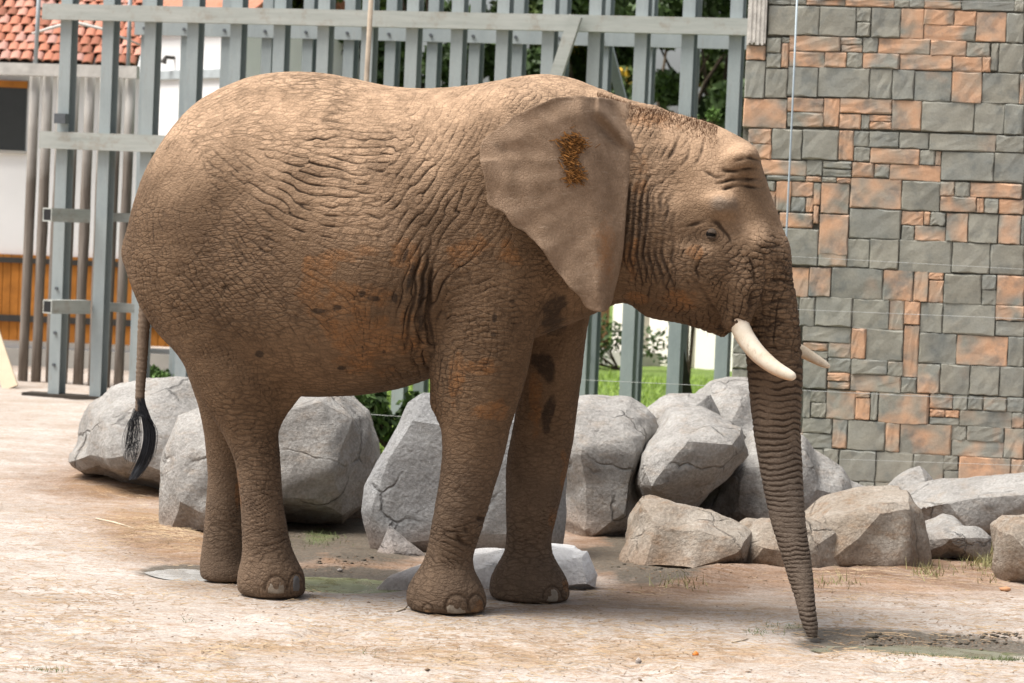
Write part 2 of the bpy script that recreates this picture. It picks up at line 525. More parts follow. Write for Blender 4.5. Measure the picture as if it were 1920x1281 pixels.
# ---- wrinkles: lines that follow a direction field on the skin -------------------------------
# (px, py, line angle, spacing px, depth, cross depth)
WR = [
 (300, 300, 62, 14, .5, .3), (420, 180, 28, 14, .6, .2), (560, 148, 8, 15, .8, .2), (640, 152, -12, 15, .8, .2), (540, 205, 5, 20, .12, .1), (700, 205, -5, 20, .15, .1), (820, 190, 70, 20, .35, .1),
 (430, 330, -35, 20, .7, .3), (350, 350, 60, 16, .35, .2), (600, 310, -8, 24, .95, .15), (700, 290, -4, 24, .9, .15), (520, 360, -25, 22, 1.0, .2), (480, 450, -40, 18, 1.0, .35), (560, 430, -18, 20, .9, .3),
 (650, 400, -2, 22, .8, .25), (400, 480, -48, 17, .9, .5), (340, 450, -65, 15, .7, .5), (290, 500, -85, 14, .55, .6), (330, 560, -50, 13, .7, .8), (420, 580, -48, 13, .8, .5), (500, 600, -50, 12, .7, .3),
 (600, 560, -28, 12, .6, .3), (700, 500, -10, 14, .5, .35), (620, 500, -20, 14, .5, .4), (560, 690, 95, 10, .5, .2), (700, 690, 82, 10, .5, .2), (640, 640, -60, 11, .5, .3), (720, 600, 70, 14, .6, .3),
 (760, 330, 58, 22, .8, .25), (840, 260, 62, 20, .75, .2), (900, 210, 70, 16, .7, .2), (970, 180, 60, 14, .7, .2), (1040, 160, 85, 12, .35, .1), (1090, 165, -30, 12, .2, .1),
 (780, 450, 64, 22, 1.0, .25), (850, 380, 60, 22, 1.0, .25), (890, 330, 60, 18, .9, .2), (760, 600, 78, 24, 1.3, .2), (790, 540, 72, 24, 1.2, .2), (800, 660, 88, 22, 1.2, .2), (740, 690, 85, 16, .7, .2),
 (870, 470, 52, 17, .85, .3), (930, 460, 60, 15, .6, .3), (900, 540, 18, 16, .85, .6), (900, 600, 12, 14, .85, .7), (960, 560, 4, 15, .7, .5), (900, 660, 2, 12, .55, .7), (850, 730, 86, 13, .9, .2), (930, 740, -12, 14, .4, .25),
 (900, 800, -5, 10, .3, .3), (880, 880, 40, 9, .5, .2), (860, 950, 38, 10, .7, .2), (880, 985, 14, 14, 1.1, .2), (850, 1030, -22, 13, 1.2, .2), (840, 1090, 85, 18, .3, .1), (890, 1095, 95, 16, .35, .1),
 (1000, 870, 35, 9, .4, .2), (1000, 950, 20, 9, .55, .2), (1010, 1000, -30, 11, .8, .2), (995, 1035, 8, 10, .7, .2), (1000, 1090, 85, 18, .25, .1), (1020, 700, 72, 12, .35, .2), (1040, 600, 70, 14, .4, .2),
 (420, 700, -72, 9, .5, .4), (380, 640, -60, 10, .55, .6), (500, 700, 90, 9, .4, .3), (450, 760, -4, 10, .65, .3), (470, 830, -6, 9, .65, .5), (490, 900, 8, 9, .75, .7), (490, 960, 24, 10, .9, .3), (490, 1010, 20, 12, 1.2, .2),
 (510, 1065, 88, 16, .3, .1), (420, 830, 70, 9, .35, .3), (420, 920, 70, 9, .3, .2), (420, 1000, 5, 10, .6, .2), (420, 1060, 20, 12, .3, .1),
 (1185, 400, 86, 17, 1.25, .15), (1230, 420, 80, 19, 1.05, .2), (1215, 510, 78, 15, 1.0, .25), (1180, 300, 95, 14, .9, .2), (1240, 300, 66, 18, 1.3, .3), (1200, 240, 62, 15, 1.1, .3), (1270, 250, 70, 18, .7, .35), (1250, 350, 62, 18, 1.25, .35),
 (1340, 260, 10, 18, .15, .05), (1330, 290, 20, 18, .12, .05), (1360, 362, 5, 16, .10, .03), (1400, 380, 0, 16, .06, .03), (1432, 395, 0, 16, .08, .03), (1385, 270, 5, 16, .10, .03), (1320, 345, 20, 16, .15, .05), (1290, 400, 10, 16, .15, .1), (1420, 425, -10, 14, .15, .05), (1385, 305, 3, 16, .15, .05), (1390, 332, 2, 16, .2, .05), (1415, 355, -4, 14, .25, .05), (1340, 325, 18, 18, .2, .1), (1300, 300, 40, 18, .5, .2), (1310, 370, 20, 16, .3, .2), (1340, 390, 0, 14, .08, .05),
 (1400, 400, 80, 16, .12, .1), (1430, 430, -20, 14, .5, .2), (1270, 480, 78, 17, .75, .3), (1300, 540, -30, 14, .45, .4), (1260, 560, 60, 14, .6, .3), (1390, 495, 55, 13, .8, .6), (1370, 560, 78, 14, .45, .4), (1350, 500, 40, 13, .5, .4),
 (1440, 470, -12, 15, 1.1, .6), (1460, 520, -2, 17, 1.1, .9), (1455, 570, 8, 18, 1.0, .9), (1455, 640, 6, 18, 1.0, .9), (1450, 710, 2, 14, 1.35, .5), (1455, 800, 0, 14, 1.45, .3), (1465, 900, 2, 12, 1.35, .25), (1485, 1000, 4, 10, 1.2, .2), (1515, 1120, 6, 9, 1.1, .2), (1525, 1190, 8, 8, .8, .1),
]
WR = np.array(WR, float)
WR[:, 3] *= 0.84
BPX, BPY = E2px(BV)
def field_interp(x, y):
    ang = np.radians(WR[:, 2]) * 2
    vals = np.stack([np.cos(ang), np.sin(ang), np.log(WR[:, 3]), WR[:, 4], WR[:, 5]], 1)
    R = np.zeros((len(x), 5)); Wt = np.zeros(len(x))
    for (qx, qy), vv in zip(WR[:, :2], vals):
        w = 1.0 / (((x - qx) ** 2 + (y - qy) ** 2) / 2500.0 + 0.05) ** 1.6
        R += w[:, None] * vv; Wt += w
    return R / Wt[:, None]
FI = field_interp(BPX, BPY)
THETA = np.arctan2(FI[:, 1], FI[:, 0]) / 2
LAM = np.exp(FI[:, 2]) / 400.0
AMP, CAMP = FI[:, 3], FI[:, 4]
def phasor(P, K, lam, seed, rel=2.1):
    """phase of a sum of oriented wave packets; K unit across-direction at each point"""
    cs = rel * lam
    Q = P / cs
    I0 = np.floor(Q).astype(np.int64)
    re = np.zeros(len(P), np.float32); im = np.zeros(len(P), np.float32)
    Kf = K.astype(np.float32)
    for dx in (-1, 0, 1):
        for dy in (-1, 0, 1):
            for dz in (-1, 0, 1):
                c = I0 + np.array([dx, dy, dz])
                j = [_hash(c[:, 0], c[:, 1], c[:, 2], seed + s) for s in (1, 2, 3, 4)]
                d = np.stack([(Q[:, a] - c[:, a] - j[a]) for a in range(3)], 1).astype(np.float32)
                r2 = (d * d).sum(1)
                w = np.where(r2 < 1.0, (1 - np.minimum(r2, 1)) ** 2, 0)
                ph = 2 * np.pi * ((d * Kf).sum(1) * rel + j[3])
                re += w * np.cos(ph); im += w * np.sin(ph)
    return np.arctan2(im, re)
def wrinkle(theta, amp, seed, classes):
    kx = np.stack([-np.sin(theta), 0 * theta, np.cos(theta)], 1)
    kx = kx - BN * (kx * BN).sum(1)[:, None]
    nn = np.linalg.norm(kx, axis=1)
    alt = np.cross(BN, np.array([1.0, 0, 0])); alt /= np.linalg.norm(alt, axis=1)[:, None] + 1e-6
    wv = np.clip((nn - 0.05) / 0.2, 0, 1)[:, None]
    sg = np.sign((kx * alt).sum(1))[:, None]
    kx = kx * wv + alt * sg * (1 - wv) * 0.5
    kx /= np.linalg.norm(kx, axis=1)[:, None] + 1e-6
    D = np.zeros(len(BV)); Cm = np.zeros(len(BV))
    lc = np.log(np.array(classes) / 400.0)
    lp = np.clip(np.log(LAM), lc[0], lc[-1])
    warp = WARP
    for i, c in enumerate(classes):
        lo = lc[i - 1] if i else lc[0] - 1
        hi = lc[i + 1] if i + 1 < len(lc) else lc[-1] + 1
        w = np.clip(np.where(lp <= lc[i], (lp - lo) / (lc[i] - lo), (hi - lp) / (hi - lc[i])), 0, 1)
        m = (w > 0.03) & (amp > 0.03)
        if not m.any(): continue
        ph = phasor((BV + warp)[m], kx[m], c / 400.0, seed + 31 * i)
        brk = np.clip(0.62 + 0.75 * NZ14[m], 0.05, 1.15)
        cr = np.exp((np.cos(ph) - 1) * 7.0)
        lam = c / 400.0
        D[m] += w[m] * (-cr * brk * 0.22 + 0.012 * np.cos(ph + np.pi)) * lam * amp[m]
        Cm[m] += w[m] * cr * brk * np.minimum(amp[m], 1.2)
    return D, Cm
far = 1 - sstep(0.35, 0.6, BN[:, 1])       # nothing of the side turned away needs fine creases
hd_ = sstep(1225, 1275, BPX) * sstep(415, 470, BPY) * (1 - sstep(640, 700, BPY))
AMP, CAMP = AMP * far * (1 + .55 * hd_), CAMP * far * (1 + .45 * hd_)
WARP = np.stack([fbm(BV, 9, 2, 5), fbm(BV, 9, 2, 6), fbm(BV, 9, 2, 7)], 1) * 0.012
NZ14 = fbm(BV, 14, 2, 14)
NZ5 = fbm(BV, 5, 3, 55)
D1, C1 = wrinkle(THETA, AMP, 11, (8, 12, 18))
D2, C2 = wrinkle(THETA + math.radians(78), CAMP, 503, (8, 12, 18))
# trunk: rings all the way down
yy = np.arange(560, 1230, 1.0)
cyc = np.cumsum(1.0 / np.interp(yy, [560, 700, 800, 900, 1000, 1200], [17, 13.5, 12, 10.5, 9, 7.5]))
wt = sstep(1385, 1405, BPX - 0.10 * (BPY - 640)) * sstep(640, 720, BPY) * far
m_ = wt > 0.01
ph = 2 * np.pi * (np.interp(BPY[m_] + 0.03 * (BPX[m_] - 1450), yy, cyc) + 0.85 * fbm(BV[m_] * np.array([1, 1, .6]), 9, 2, 61) + 0.22 * fbm(BV[m_], 24, 2, 62))
cr = np.exp((np.cos(ph) - 1) * 2.6) * np.clip(0.85 + 0.8 * NZ14[m_], 0.15, 1.1)
lamy = np.interp(BPY[m_], [560, 700, 800, 900, 1000, 1200], [17, 13.5, 12, 10.5, 9, 7.5]) / 400
w_ = wt[m_]
D1[m_] = D1[m_] * (1 - .8 * w_) + w_ * lamy * (-.20 * cr + .05)
C1[m_] = C1[m_] * (1 - .8 * w_) + w_ * cr * 1.0
D2[m_] *= 1 - .6 * w_; C2[m_] *= 1 - .6 * w_
disp = D1 + D2 * 0.8
crease = np.maximum(C1, C2 * 0.8)
# lids round the eye (concentric folds), mouth line
def ring_folds(cx, cy, rx, ry, r_in, r_out, lam, amp):
    global disp, crease
    m = (BN[:, 1] < 0.15) & (BV[:, 1] < 0)
    r = np.hypot((BPX - cx) / rx, (BPY - cy) / ry)
    w = sstep(r_in * .6, r_in, r) * (1 - sstep(r_out * .8, r_out, r)) * m
    ph = 2 * np.pi * (r / lam + 0.15 * vnoise(BV, 25, 3))
    cr = np.exp((np.cos(ph) - 1) * 2.2)
    inner = (1 - sstep(r_out * .8, r_out * 1.05, r)) * m
    disp = disp * (1 - inner) - w * cr * amp
    crease = crease * (1 - inner) + w * cr * 0.45
ring_folds(1331, 441, 1.0, 0.60, 16, 40, 9.0, 0.0022)
def groove(pts, width, depth, dark=1.0):
    global disp, crease
    m = np.where((BN[:, 1] < 0.3) & (BV[:, 1] < 0.05))[0]
    x, y = BPX[m] + WARP[m, 0] * 700, BPY[m] + WARP[m, 2] * 700
    best = np.full(len(m), 1e9)
    pts = np.array(pts, float)
    for a, b in zip(pts[:-1], pts[1:]):
        d = b - a
        t = np.clip(((x - a[0]) * d[0] + (y - a[1]) * d[1]) / (d @ d), 0, 1)
        best = np.minimum(best, np.hypot(x - a[0] - t * d[0], y - a[1] - t * d[1]))
    best = best + 1.5 * NZ14[m]
    g = np.exp(-(best / width) ** 2) * np.clip(0.75 + 0.9 * NZ14[m], 0, 1)
    e0 = np.minimum(np.hypot(x - pts[0, 0], y - pts[0, 1]), np.hypot(x - pts[-1, 0], y - pts[-1, 1]))
    g = g * sstep(0, max(14.0, 0.3 * np.abs(pts[-1] - pts[0]).sum()), e0)
    disp[m] -= g * depth
    crease[m] = np.maximum(crease[m], g * dark)
groove([(1300, 528), (1318, 548), (1330, 575), (1348, 592), (1362, 602)], 5, .012, .6)
groove([(1365, 604), (1385, 598), (1402, 603)], 4, .012)
groove([(1404, 603), (1412, 570), (1402, 540)], 5, .008, .7)
groove([(1345, 318), (1385, 322), (1428, 318)], 3.4, .014, .85)
groove([(1330, 345), (1380, 338), (1436, 340)], 3.4, .014, .85)
groove([(1345, 358), (1395, 352), (1438, 358)], 3.4, .014, .85)
groove([(1370, 303), (1405, 297), (1428, 300)], 3.4, .011, .8)
groove([(1310, 318), (1345, 330), (1375, 328)], 3.4, .009, .7)
for q_ in ([(1292, 480), (1282, 520), (1296, 556)], [(1312, 486), (1306, 512), (1318, 536)], [(1268, 380), (1258, 430), (1262, 490), (1276, 545)], [(1398, 470), (1412, 505), (1408, 548)], [(1418, 452), (1436, 490), (1430, 560), (1424, 610)],
           [(1420, 470), (1450, 462), (1476, 470)], [(1428, 500), (1458, 492), (1484, 500)], [(1430, 535), (1462, 525), (1494, 534)], [(1428, 575), (1462, 566), (1500, 574)], [(1424, 615), (1462, 606), (1503, 614)], [(1298, 258), (1284, 300), (1258, 340)], [(1322, 252), (1312, 290), (1290, 325)], [(1276, 246), (1258, 290), (1236, 322)]):
    groove(q_, 3.2, .009, .7)
groove([(1270, 432), (1300, 425), (1330, 414), (1352, 420), (1368, 440), (1376, 470)], 4, .008)
for k in range(7):
    groove([(1204 + 13 * k, 292 + 9 * k), (1186 + 11 * k, 350 + 4 * k), (1178 + 11 * k, 420), (1174 + 11.5 * k, 480), (1182 + 14 * k, 545 + 6 * k)], 3.4, .012, .85)
for x0, x1 in ((772, 756), (787, 778), (800, 797)):
    groove([(x0 + 34, 420), (x0 + 8, 520), (x0, 600), (x1, 700)], 3.6, .014, .8)
groove([(811, 470), (807, 560), (806, 700)], 5, .02, .8)
groove([(885, 968), (905, 975), (918, 972)], 5, .012); groove([(850, 1000), (870, 1020), (893, 1030)], 5, .013); groove([(866, 985), (880, 1006), (900, 1008)], 5, .011)
groove([(1005, 985), (1022, 995), (1036, 992)], 5, .010)
NAILS = [(857, 1140, 40, 36), (893, 1138, 28, 34), (802, 1144, 18, 16), (518, 1104, 37, 34), (556, 1099, 27, 34), (1036, 1120, 32, 30), (1061, 1116, 14, 26)]
for (nx_, ny_, nw_, nh_) in NAILS:
    r_ = np.hypot((BPX - nx_) / (nw_ * .5), (BPY - ny_) / (nh_ * .62))
    mm = (BN[:, 1] < 0.5) & (r_ < 3)
    disp[mm] += .007 * np.exp(-(r_[mm] * .8) ** 2) - .006 * np.exp(-((r_[mm] - 1.12) / .16) ** 2) * (BPY[mm] < ny_ + .1 * nh_)
    crease[mm] = np.maximum(crease[mm], .4 * np.exp(-((r_[mm] - 1.12) / .13) ** 2) * (BPY[mm] < ny_ + .1 * nh_))
# toes: grooves between nails are added as soft dents by the nails below
disp += 0.0035 * fbm(BV, 6, 3, 77) + 0.0012 * fbm(BV, 40, 3, 78)
foot = BV[:, 2] < 0.03
disp[foot] *= np.clip(BV[foot, 2] / 0.03, 0, 1)
BVd = BV + BN * disp[:, None]
BVd[:, 2] = np.maximum(BVd[:, 2], np.where(BV[:, 2] < 0.05, -0.004, -9))

# painted skin tone: dusty top light, mud stains, dark spots, shaded hollows
def blob(cx, cy, rx, ry, rot=0.0, soft=0.6):
    a = math.radians(rot)
    dx, dy = BPX - cx, BPY - cy
    x = (dx * math.cos(a) - dy * math.sin(a)) / rx; y = (dx * math.sin(a) + dy * math.cos(a)) / ry
    r = np.hypot(x, y) + 0.45 * np.roll(NZ14, 0) * (1 if int(cx) % 2 else -1)
    return 1 - sstep(1 - soft, 1.1, r)
mud = np.zeros(len(BV)); dark = np.zeros(len(BV))
for b in [(600, 500, 60, 35), (640, 480, 40, 20), (690, 470, 50, 18), (650, 560, 130, 70), (760, 480, 40, 60, 20), (860, 470, 60, 30, 20), (905, 455, 40, 25), (700, 640, 130, 80), (850, 720, 14, 70), (862, 700, 20, 60),
          (900, 690, 60, 25), (920, 770, 50, 30), (1005, 760, 25, 80), (1060, 900, 14, 70), (1040, 980, 14, 40), (1300, 475, 22, 22), (1200, 350, 20, 20), (1195, 560, 40, 20), (1280, 560, 60, 30), 
          (900, 1135, 14, 14), (1062, 1100, 12, 20), (1180, 480, 20, 60), (445, 930, 10, 60), (960, 480, 40, 40), (1210, 225, 60, 20)]:
    mud = np.maximum(mud, blob(*b))
for b in [(1025, 690, 22, 40, 20), (1010, 680, 18, 26), (1030, 770, 14, 36, -15), (1025, 800, 14, 20), (960, 565, 10, 7), (927, 597, 6, 12), (925, 628, 9, 8), (640, 690, 11, 6), (600, 583, 22, 6), (632, 578, 14, 9), (790, 560, 9, 50, -10),
          (770, 520, 8, 40, -15), (740, 560, 8, 14), (700, 560, 20, 8), (790, 600, 8, 40), (720, 660, 7, 7), (487, 664, 12, 9), (1035, 590, 40, 50), (1350, 617, 12, 13), (760, 480, 6, 25, -20), (680, 550, 9, 9)]:  # mouth opening and chest below the ear: shade painted dark
    dark = np.maximum(dark, blob(*b))
mud = np.maximum(mud, .75 * blob(1225, 220, 115, 26, -12)); mud = np.maximum(mud, .7 * blob(1195, 300, 26, 60, 15))
grey = np.maximum(sstep(600, 940, BPY) * (BPX > 1385), 0.4 * sstep(760, 950, BPY) * (BPX < 1390))
grey = np.maximum(grey, blob(1352, 385, 34, 24, 0, .8) * .8)
dark = np.maximum(dark, 0.62 * blob(1322, 445, 50, 26, 0, .8))  # eye socket shading painted in, along with its dark moist skin
dust_toplight = sstep(0.0, 0.75, BN[:, 2] + 0.30 * NZ5) * sstep(1.15, 1.8, BV[:, 2])  # dusty upward skin, with top light painted into its colour
dust_toplight = np.maximum(dust_toplight, 0.55 * sstep(1240, 1330, BPX) * sstep(640, 420, BPY) * np.clip(.7 + NZ5, 0, 1))  # head painted lighter so that it looks lit

ele = empty('elephant', tuple(EO), 'wrinkled brown african elephant with white tusks standing beside boulders, trunk hanging down', 'elephant')
EF = BF
body = mesh_obj('body', E2W(BVd), EF, None, ele)
fine_amp = (1 - .75 * wt) * (1 - .65 * sstep(1235, 1290, BPX) * (1 - sstep(440, 500, BPY))) * np.clip(0.30 + 0.70 * AMP, 0, 1.1) * np.clip(1.15 - 0.35 * (LAM * 400 - 9) / 9, 0.35, 1.1)
bins = [np.maximum(0, np.cos(2 * (THETA - math.radians(t)))) ** 2 for t in (0, 45, 90, 135)]
bs = sum(bins) + 1e-6
for i_, b_ in enumerate(bins):
    set_attr(body.data, 'line%d' % i_, b_ / bs * fine_amp)
for nm, a in (('crease', crease), ('mud', mud), ('dark', dark), ('grey', grey), ('dust_toplight', dust_toplight)):
    set_attr(body.data, nm, a)
BVH = BVHTree.FromPolygons([Vector(p) for p in E2W(_V)], [tuple(map(int, q)) for q in _Fq])
def hit(px, py):                          # where the pixel's ray meets the elephant's skin
    d = Vector(ray(px, py)).normalized()
    loc, no, i, dist = BVH.ray_cast(Vector(CAM), d)
    return (np.array(loc), np.array(no)) if loc is not None else (None, None)
# ---- elephant skin and parts
def skin_material(name, ear=False):
    n = NT(name)
    co = n.node('ShaderNodeTexCoord').outputs['Object']
    big = n.noise(co, 2.2, 3, 0.6)
    mid = n.noise(co, 11, 4, 0.65)
    fine = n.noise(co, 95, 2, 0.6)
    if ear:
        col = n.mix(n.ramp(mid, [(0.3, 0), (0.7, 1)]), (0.165, 0.108, 0.068), (0.26, 0.18, 0.122))
    else:
        col = n.mix(n.ramp(big, [(0.3, 0), (0.68, 1)]), (0.100, 0.060, 0.033), (0.182, 0.114, 0.066))
        col = n.mix(n.ramp(mid, [(0.42, 0), (0.72, 0.55)]), col, (0.085, 0.052, 0.031))
        d = n.math('MULTIPLY', n.attr('dust_toplight'), n.ramp(mid, [(0.25, 0.25), (0.6, 1.0)]))
        col = n.mix(n.math('MULTIPLY', d, 0.85), col, (0.46, 0.31, 0.20))
        col = n.mix(n.math('MULTIPLY', n.attr('grey'), 0.75), col, (0.150, 0.124, 0.102))
    if ear:   # pale scuffs and thin veins
        scf = n.ramp(n.noise(n.coord((3, 3, 14), (0, 0.7, 0), vec=co), 4, 5, 0.75), [(0.56, 0), (0.72, 0.5)])
        col = n.mix(scf, col, (0.34, 0.26, 0.19))
        vein = n.ramp(n.voro(n.coord((4, 4, 9), (0, -0.5, 0), vec=n.mix(0.06, co, n.node('ShaderNodeTexNoise', Scale=6.0, Detail=1.0).outputs['Color'])), 1.0), [(0.0, 0.16), (0.05, 0.0)])
        col = n.mix(vein, col, (0.085, 0.055, 0.035))
    m = n.maprange(n.math('ADD', n.attr('mud'), n.math('MULTIPLY', n.noise(co, 20, 5, 0.75, 0.5), 1.7)), 1.45, 2.3)
    m = n.math('MULTIPLY', m, n.ramp(n.attr('mud'), [(0.03, 0), (0.25, 1)]))
    col = n.mix(n.math('MULTIPLY', m, 0.75), col, (0.250, 0.105, 0.032))
    k = n.maprange(n.math('ADD', n.attr('dark'), n.math('MULTIPLY', n.noise(co, 34, 5, 0.75), 1.6)), 1.20, 1.8)
    k = n.math('MULTIPLY', k, n.ramp(n.attr('dark'), [(0.03, 0), (0.3, 1)]))
    col = n.mix(n.math('MULTIPLY', k, 0.85), col, (0.022, 0.016, 0.012))
    # crease shade painted into the colour, over dark skin between dusty plates
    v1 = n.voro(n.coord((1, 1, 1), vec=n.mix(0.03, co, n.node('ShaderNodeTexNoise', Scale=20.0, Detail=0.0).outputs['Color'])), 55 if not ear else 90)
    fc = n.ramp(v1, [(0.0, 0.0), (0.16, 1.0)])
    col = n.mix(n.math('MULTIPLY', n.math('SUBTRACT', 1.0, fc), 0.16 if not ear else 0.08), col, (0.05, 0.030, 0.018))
    if not ear:
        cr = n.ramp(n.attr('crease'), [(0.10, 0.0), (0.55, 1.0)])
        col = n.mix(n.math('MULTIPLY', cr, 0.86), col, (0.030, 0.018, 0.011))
    col = n.mix(0.16, col, n.ramp(fine, [(0.3, 0.1), (0.7, 0.9)]), 'SOFT_LIGHT')
    h = n.math('ADD', n.math('MULTIPLY', fc, 0.5), n.math('MULTIPLY', fine, 0.5))
    if not ear:
        wob = n.mix(0.018, co, n.node('ShaderNodeTexNoise', Scale=9.0, Detail=1.0).outputs['Color'])
        tot = None
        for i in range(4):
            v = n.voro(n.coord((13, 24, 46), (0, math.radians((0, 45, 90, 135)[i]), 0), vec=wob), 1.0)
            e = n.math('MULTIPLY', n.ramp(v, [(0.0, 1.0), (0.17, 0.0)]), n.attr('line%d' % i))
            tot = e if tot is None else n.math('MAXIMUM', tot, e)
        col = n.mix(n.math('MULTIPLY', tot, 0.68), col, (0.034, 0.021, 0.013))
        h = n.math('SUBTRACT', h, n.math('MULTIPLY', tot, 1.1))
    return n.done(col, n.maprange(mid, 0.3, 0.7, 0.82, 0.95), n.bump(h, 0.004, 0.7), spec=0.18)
SKIN = skin_material('elephant_skin')
EARSKIN = skin_material('elephant_ear_skin', ear=True)
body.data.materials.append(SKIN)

# ear: a thick sheet following the side of the neck and shoulder
def poly_resample(pts, step, closed=True):
    P = np.array(pts, float)
    # Catmull-Rom through the outline
    n = len(P); out = []
    for i in range(n if closed else n - 1):
        p0, p1, p2, p3 = P[(i - 1) % n], P[i], P[(i + 1) % n], P[(i + 2) % n]
        m = max(2, int(np.linalg.norm(p2 - p1) / step))
        for t in np.linspace(0, 1, m, endpoint=False):
            out.append(0.5 * ((2 * p1) + (-p0 + p2) * t + (2 * p0 - 5 * p1 + 4 * p2 - p3) * t * t + (-p0 + 3 * p1 - 3 * p2 + p3) * t ** 3))
    return np.array(out)
EAR = [(1205, 205), (1160, 190), (1115, 182), (1070, 182), (1020, 191), (975, 213), (935, 240), (908, 260), (898, 278), (900, 315), (912, 360), (919, 388), (945, 402), (968, 424), (990, 440), (1012, 462), (1035, 496),
       (1058, 526), (1080, 553), (1098, 574), (1122, 584), (1140, 578), (1150, 552), (1160, 515), (1168, 470), (1172, 420), (1176, 370), (1182, 330), (1200, 300), (1212, 260)]
def inside(P, pts):
    x, y = pts[:, 0], pts[:, 1]
    r = np.zeros(len(pts), bool)
    for (x0, y0), (x1, y1) in zip(P, np.roll(P, -1, 0)):
        c = ((y0 > y) != (y1 > y)) & (x < (x1 - x0) * (y - y0) / (y1 - y0 + 1e-12) + x0)
        r ^= c
    return r
def edge_dist(P, pts):
    d = np.full(len(pts), 1e9)
    for a, b in zip(P, np.roll(P, -1, 0)):
        e = b - a
        t = np.clip(((pts - a) @ e) / (e @ e + 1e-12), 0, 1)
        d = np.minimum(d, np.hypot(*(pts - a - t[:, None] * e).T))
    return d
def make_ear(side):
    OL = poly_resample(EAR, 4.0)
    _q = np.stack([OL[:, 0] / 60, OL[:, 1] / 60, 0 * OL[:, 0]], 1)
    OL = OL + (np.stack([fbm(_q, 1.6, 3, 71), fbm(_q, 1.6, 3, 72)], 1) * 5.0) * (OL[:, :1] < 1150)
    gx, gy = np.meshgrid(np.arange(890, 1225, 3.5), np.arange(175, 592, 3.5))
    G = np.stack([gx.ravel(), gy.ravel()], 1) + np.random.RandomState(3).uniform(-.4, .4, (gx.size, 2))
    ins = inside(OL, G)
    G = G[ins]
    G = G[edge_dist(OL, G) > 2.2]
    pts = np.concatenate([OL, G]); n0 = len(OL)
    vv, ee, ff, *_ = geometry.delaunay_2d_cdt([Vector(p) for p in pts], [(i, (i + 1) % n0) for i in range(n0)], [], 1, 1e-4)
    P2 = np.array([tuple(p) for p in vv])
    ff = [tuple(f) for f in ff]
    ed = edge_dist(OL, P2)
    x, y = P2[:, 0], P2[:, 1]
    back = np.clip((1185 - x) / 285, 0, 1)
    low = sstep(330, 580, y)
    v = -.375 - .275 * np.sin(back * np.pi / 2) ** 1.0 - 0.03 * low
    v -= 0.035 * np.exp(-((x - 1140) / 40) ** 2) * sstep(230, 300, y)          # swelling beside the root
    v += 0.035 * sstep(40, 0, ed) * (y < 300) * (x < 1120)                      # the top edge rolls back
    v += 0.022 * np.exp(-((np.hypot(x - 975, y - 262) - 20) / 40) ** 2)           # dent near the top
    P3q = np.stack([x / 100, y / 100, 0 * x], 1)
    rr_ = np.abs((x - 1130) * .73 - (y - 212) * .68) / 1.0                             # thick roll from the crown down to the ear root
    al_ = (x - 1130) * .68 + (y - 212) * .73
    v -= 0.030 * np.exp(-(rr_ / 11) ** 2) * sstep(-30, 10, al_) * (1 - sstep(75, 110, al_))
    v += 0.018 * np.exp(-((x - 935) / 45) ** 2 - ((y - 285) / 16) ** 2)
    ang = np.arctan2(y - 330, x - 1170)
    v += 0.0018 * np.cos(ang * 26 + 2 * vnoise(P3q, 1.5, 3)) * sstep(60, 200, np.hypot(x - 1170, y - 330)) + 0.010 * fbm(P3q, 1.2, 3, 9)
    v += 0.012 * np.sin(x / 19.0 + y / 23.0) * sstep(45, 0, ed)
    root = sstep(1150, 1210, x)
    vb = np.empty(len(x))
    for i in range(len(x)):
        p_, n_ = hit(x[i], y[i])
        vb[i] = 0.0 if p_ is None else (p_ - EO) @ LA
    wr = sstep(1085, 1178, x - 0.10 * (y - 200))
    v = v * (1 - wr) + (vb - 0.022 * (1 - root) + 0.05 * sstep(1172, 1200, x)) * wr
    v = np.minimum(v, vb - 0.012 + 0.10 * sstep(1165, 1195, x))
    v += 0.014 * fbm(P3q, 0.9, 2, 19) * (1 - wr)
    v -= 0.034 * np.exp(-(rr_ / 10) ** 2) * sstep(-35, 10, al_) * (1 - sstep(80, 112, al_))
    v += 0.020 * np.exp(-((rr_ - 20) / 8) ** 2) * sstep(-20, 10, al_) * (1 - sstep(60, 95, al_)) * (x < 1180)
    th = np.clip(0.006 + 0.020 * np.clip(ed / 40, 0, 1) + 0.02 * root, 0, 0.04)
    base = np.array([E(a, b, c) for a, b, c in zip(x, y, v)])
    A = base.copy(); B = base.copy(); B[:, 1] += th
    if side > 0:
        A[:, 1] *= -1; B[:, 1] *= -1
    N = len(base)
    fs = []
    for f in ff:
        f = list(f)
        a, b, c = base[f[0]], base[f[1]], base[f[2]]
        nrm = np.cross(b - a, c - a)
        if nrm[1] > 0: f = f[::-1]
        if side > 0: f = f[::-1]
        fs.append(tuple(f)); fs.append(tuple(i + N for i in f[::-1]))
    for i in range(n0):
        j = (i + 1) % n0
        fs.append((j, i, i + N, j + N) if side < 0 else (i, j, j + N, i + N))
    V = E2W(np.concatenate([A, B]))
    o = mesh_obj('ear', V, fs, EARSKIN, ele)
    x2 = np.concatenate([x, x]); y2 = np.concatenate([y, y])
    q = np.stack([x2, y2, 0 * x2], 1)
    stain = 1.1 * np.exp(-((x2 - 1135) / 30) ** 2 - ((y2 - 470) / 85) ** 2)
    stain = np.maximum(stain, 0.7 * np.exp(-((x2 - 1075) / 24) ** 2 - ((y2 - 300) / 48) ** 2))
    set_attr(o.data, 'mud', stain)
    set_attr(o.data, 'dark', 0.5 * np.exp(-((x2 - 940) / 30) ** 2 - ((y2 - 275) / 16) ** 2))  # shade of the dent painted into the ear
    return o, base
ear_near, ear_pts = make_ear(-1)
ear_far, _ = make_ear(1)
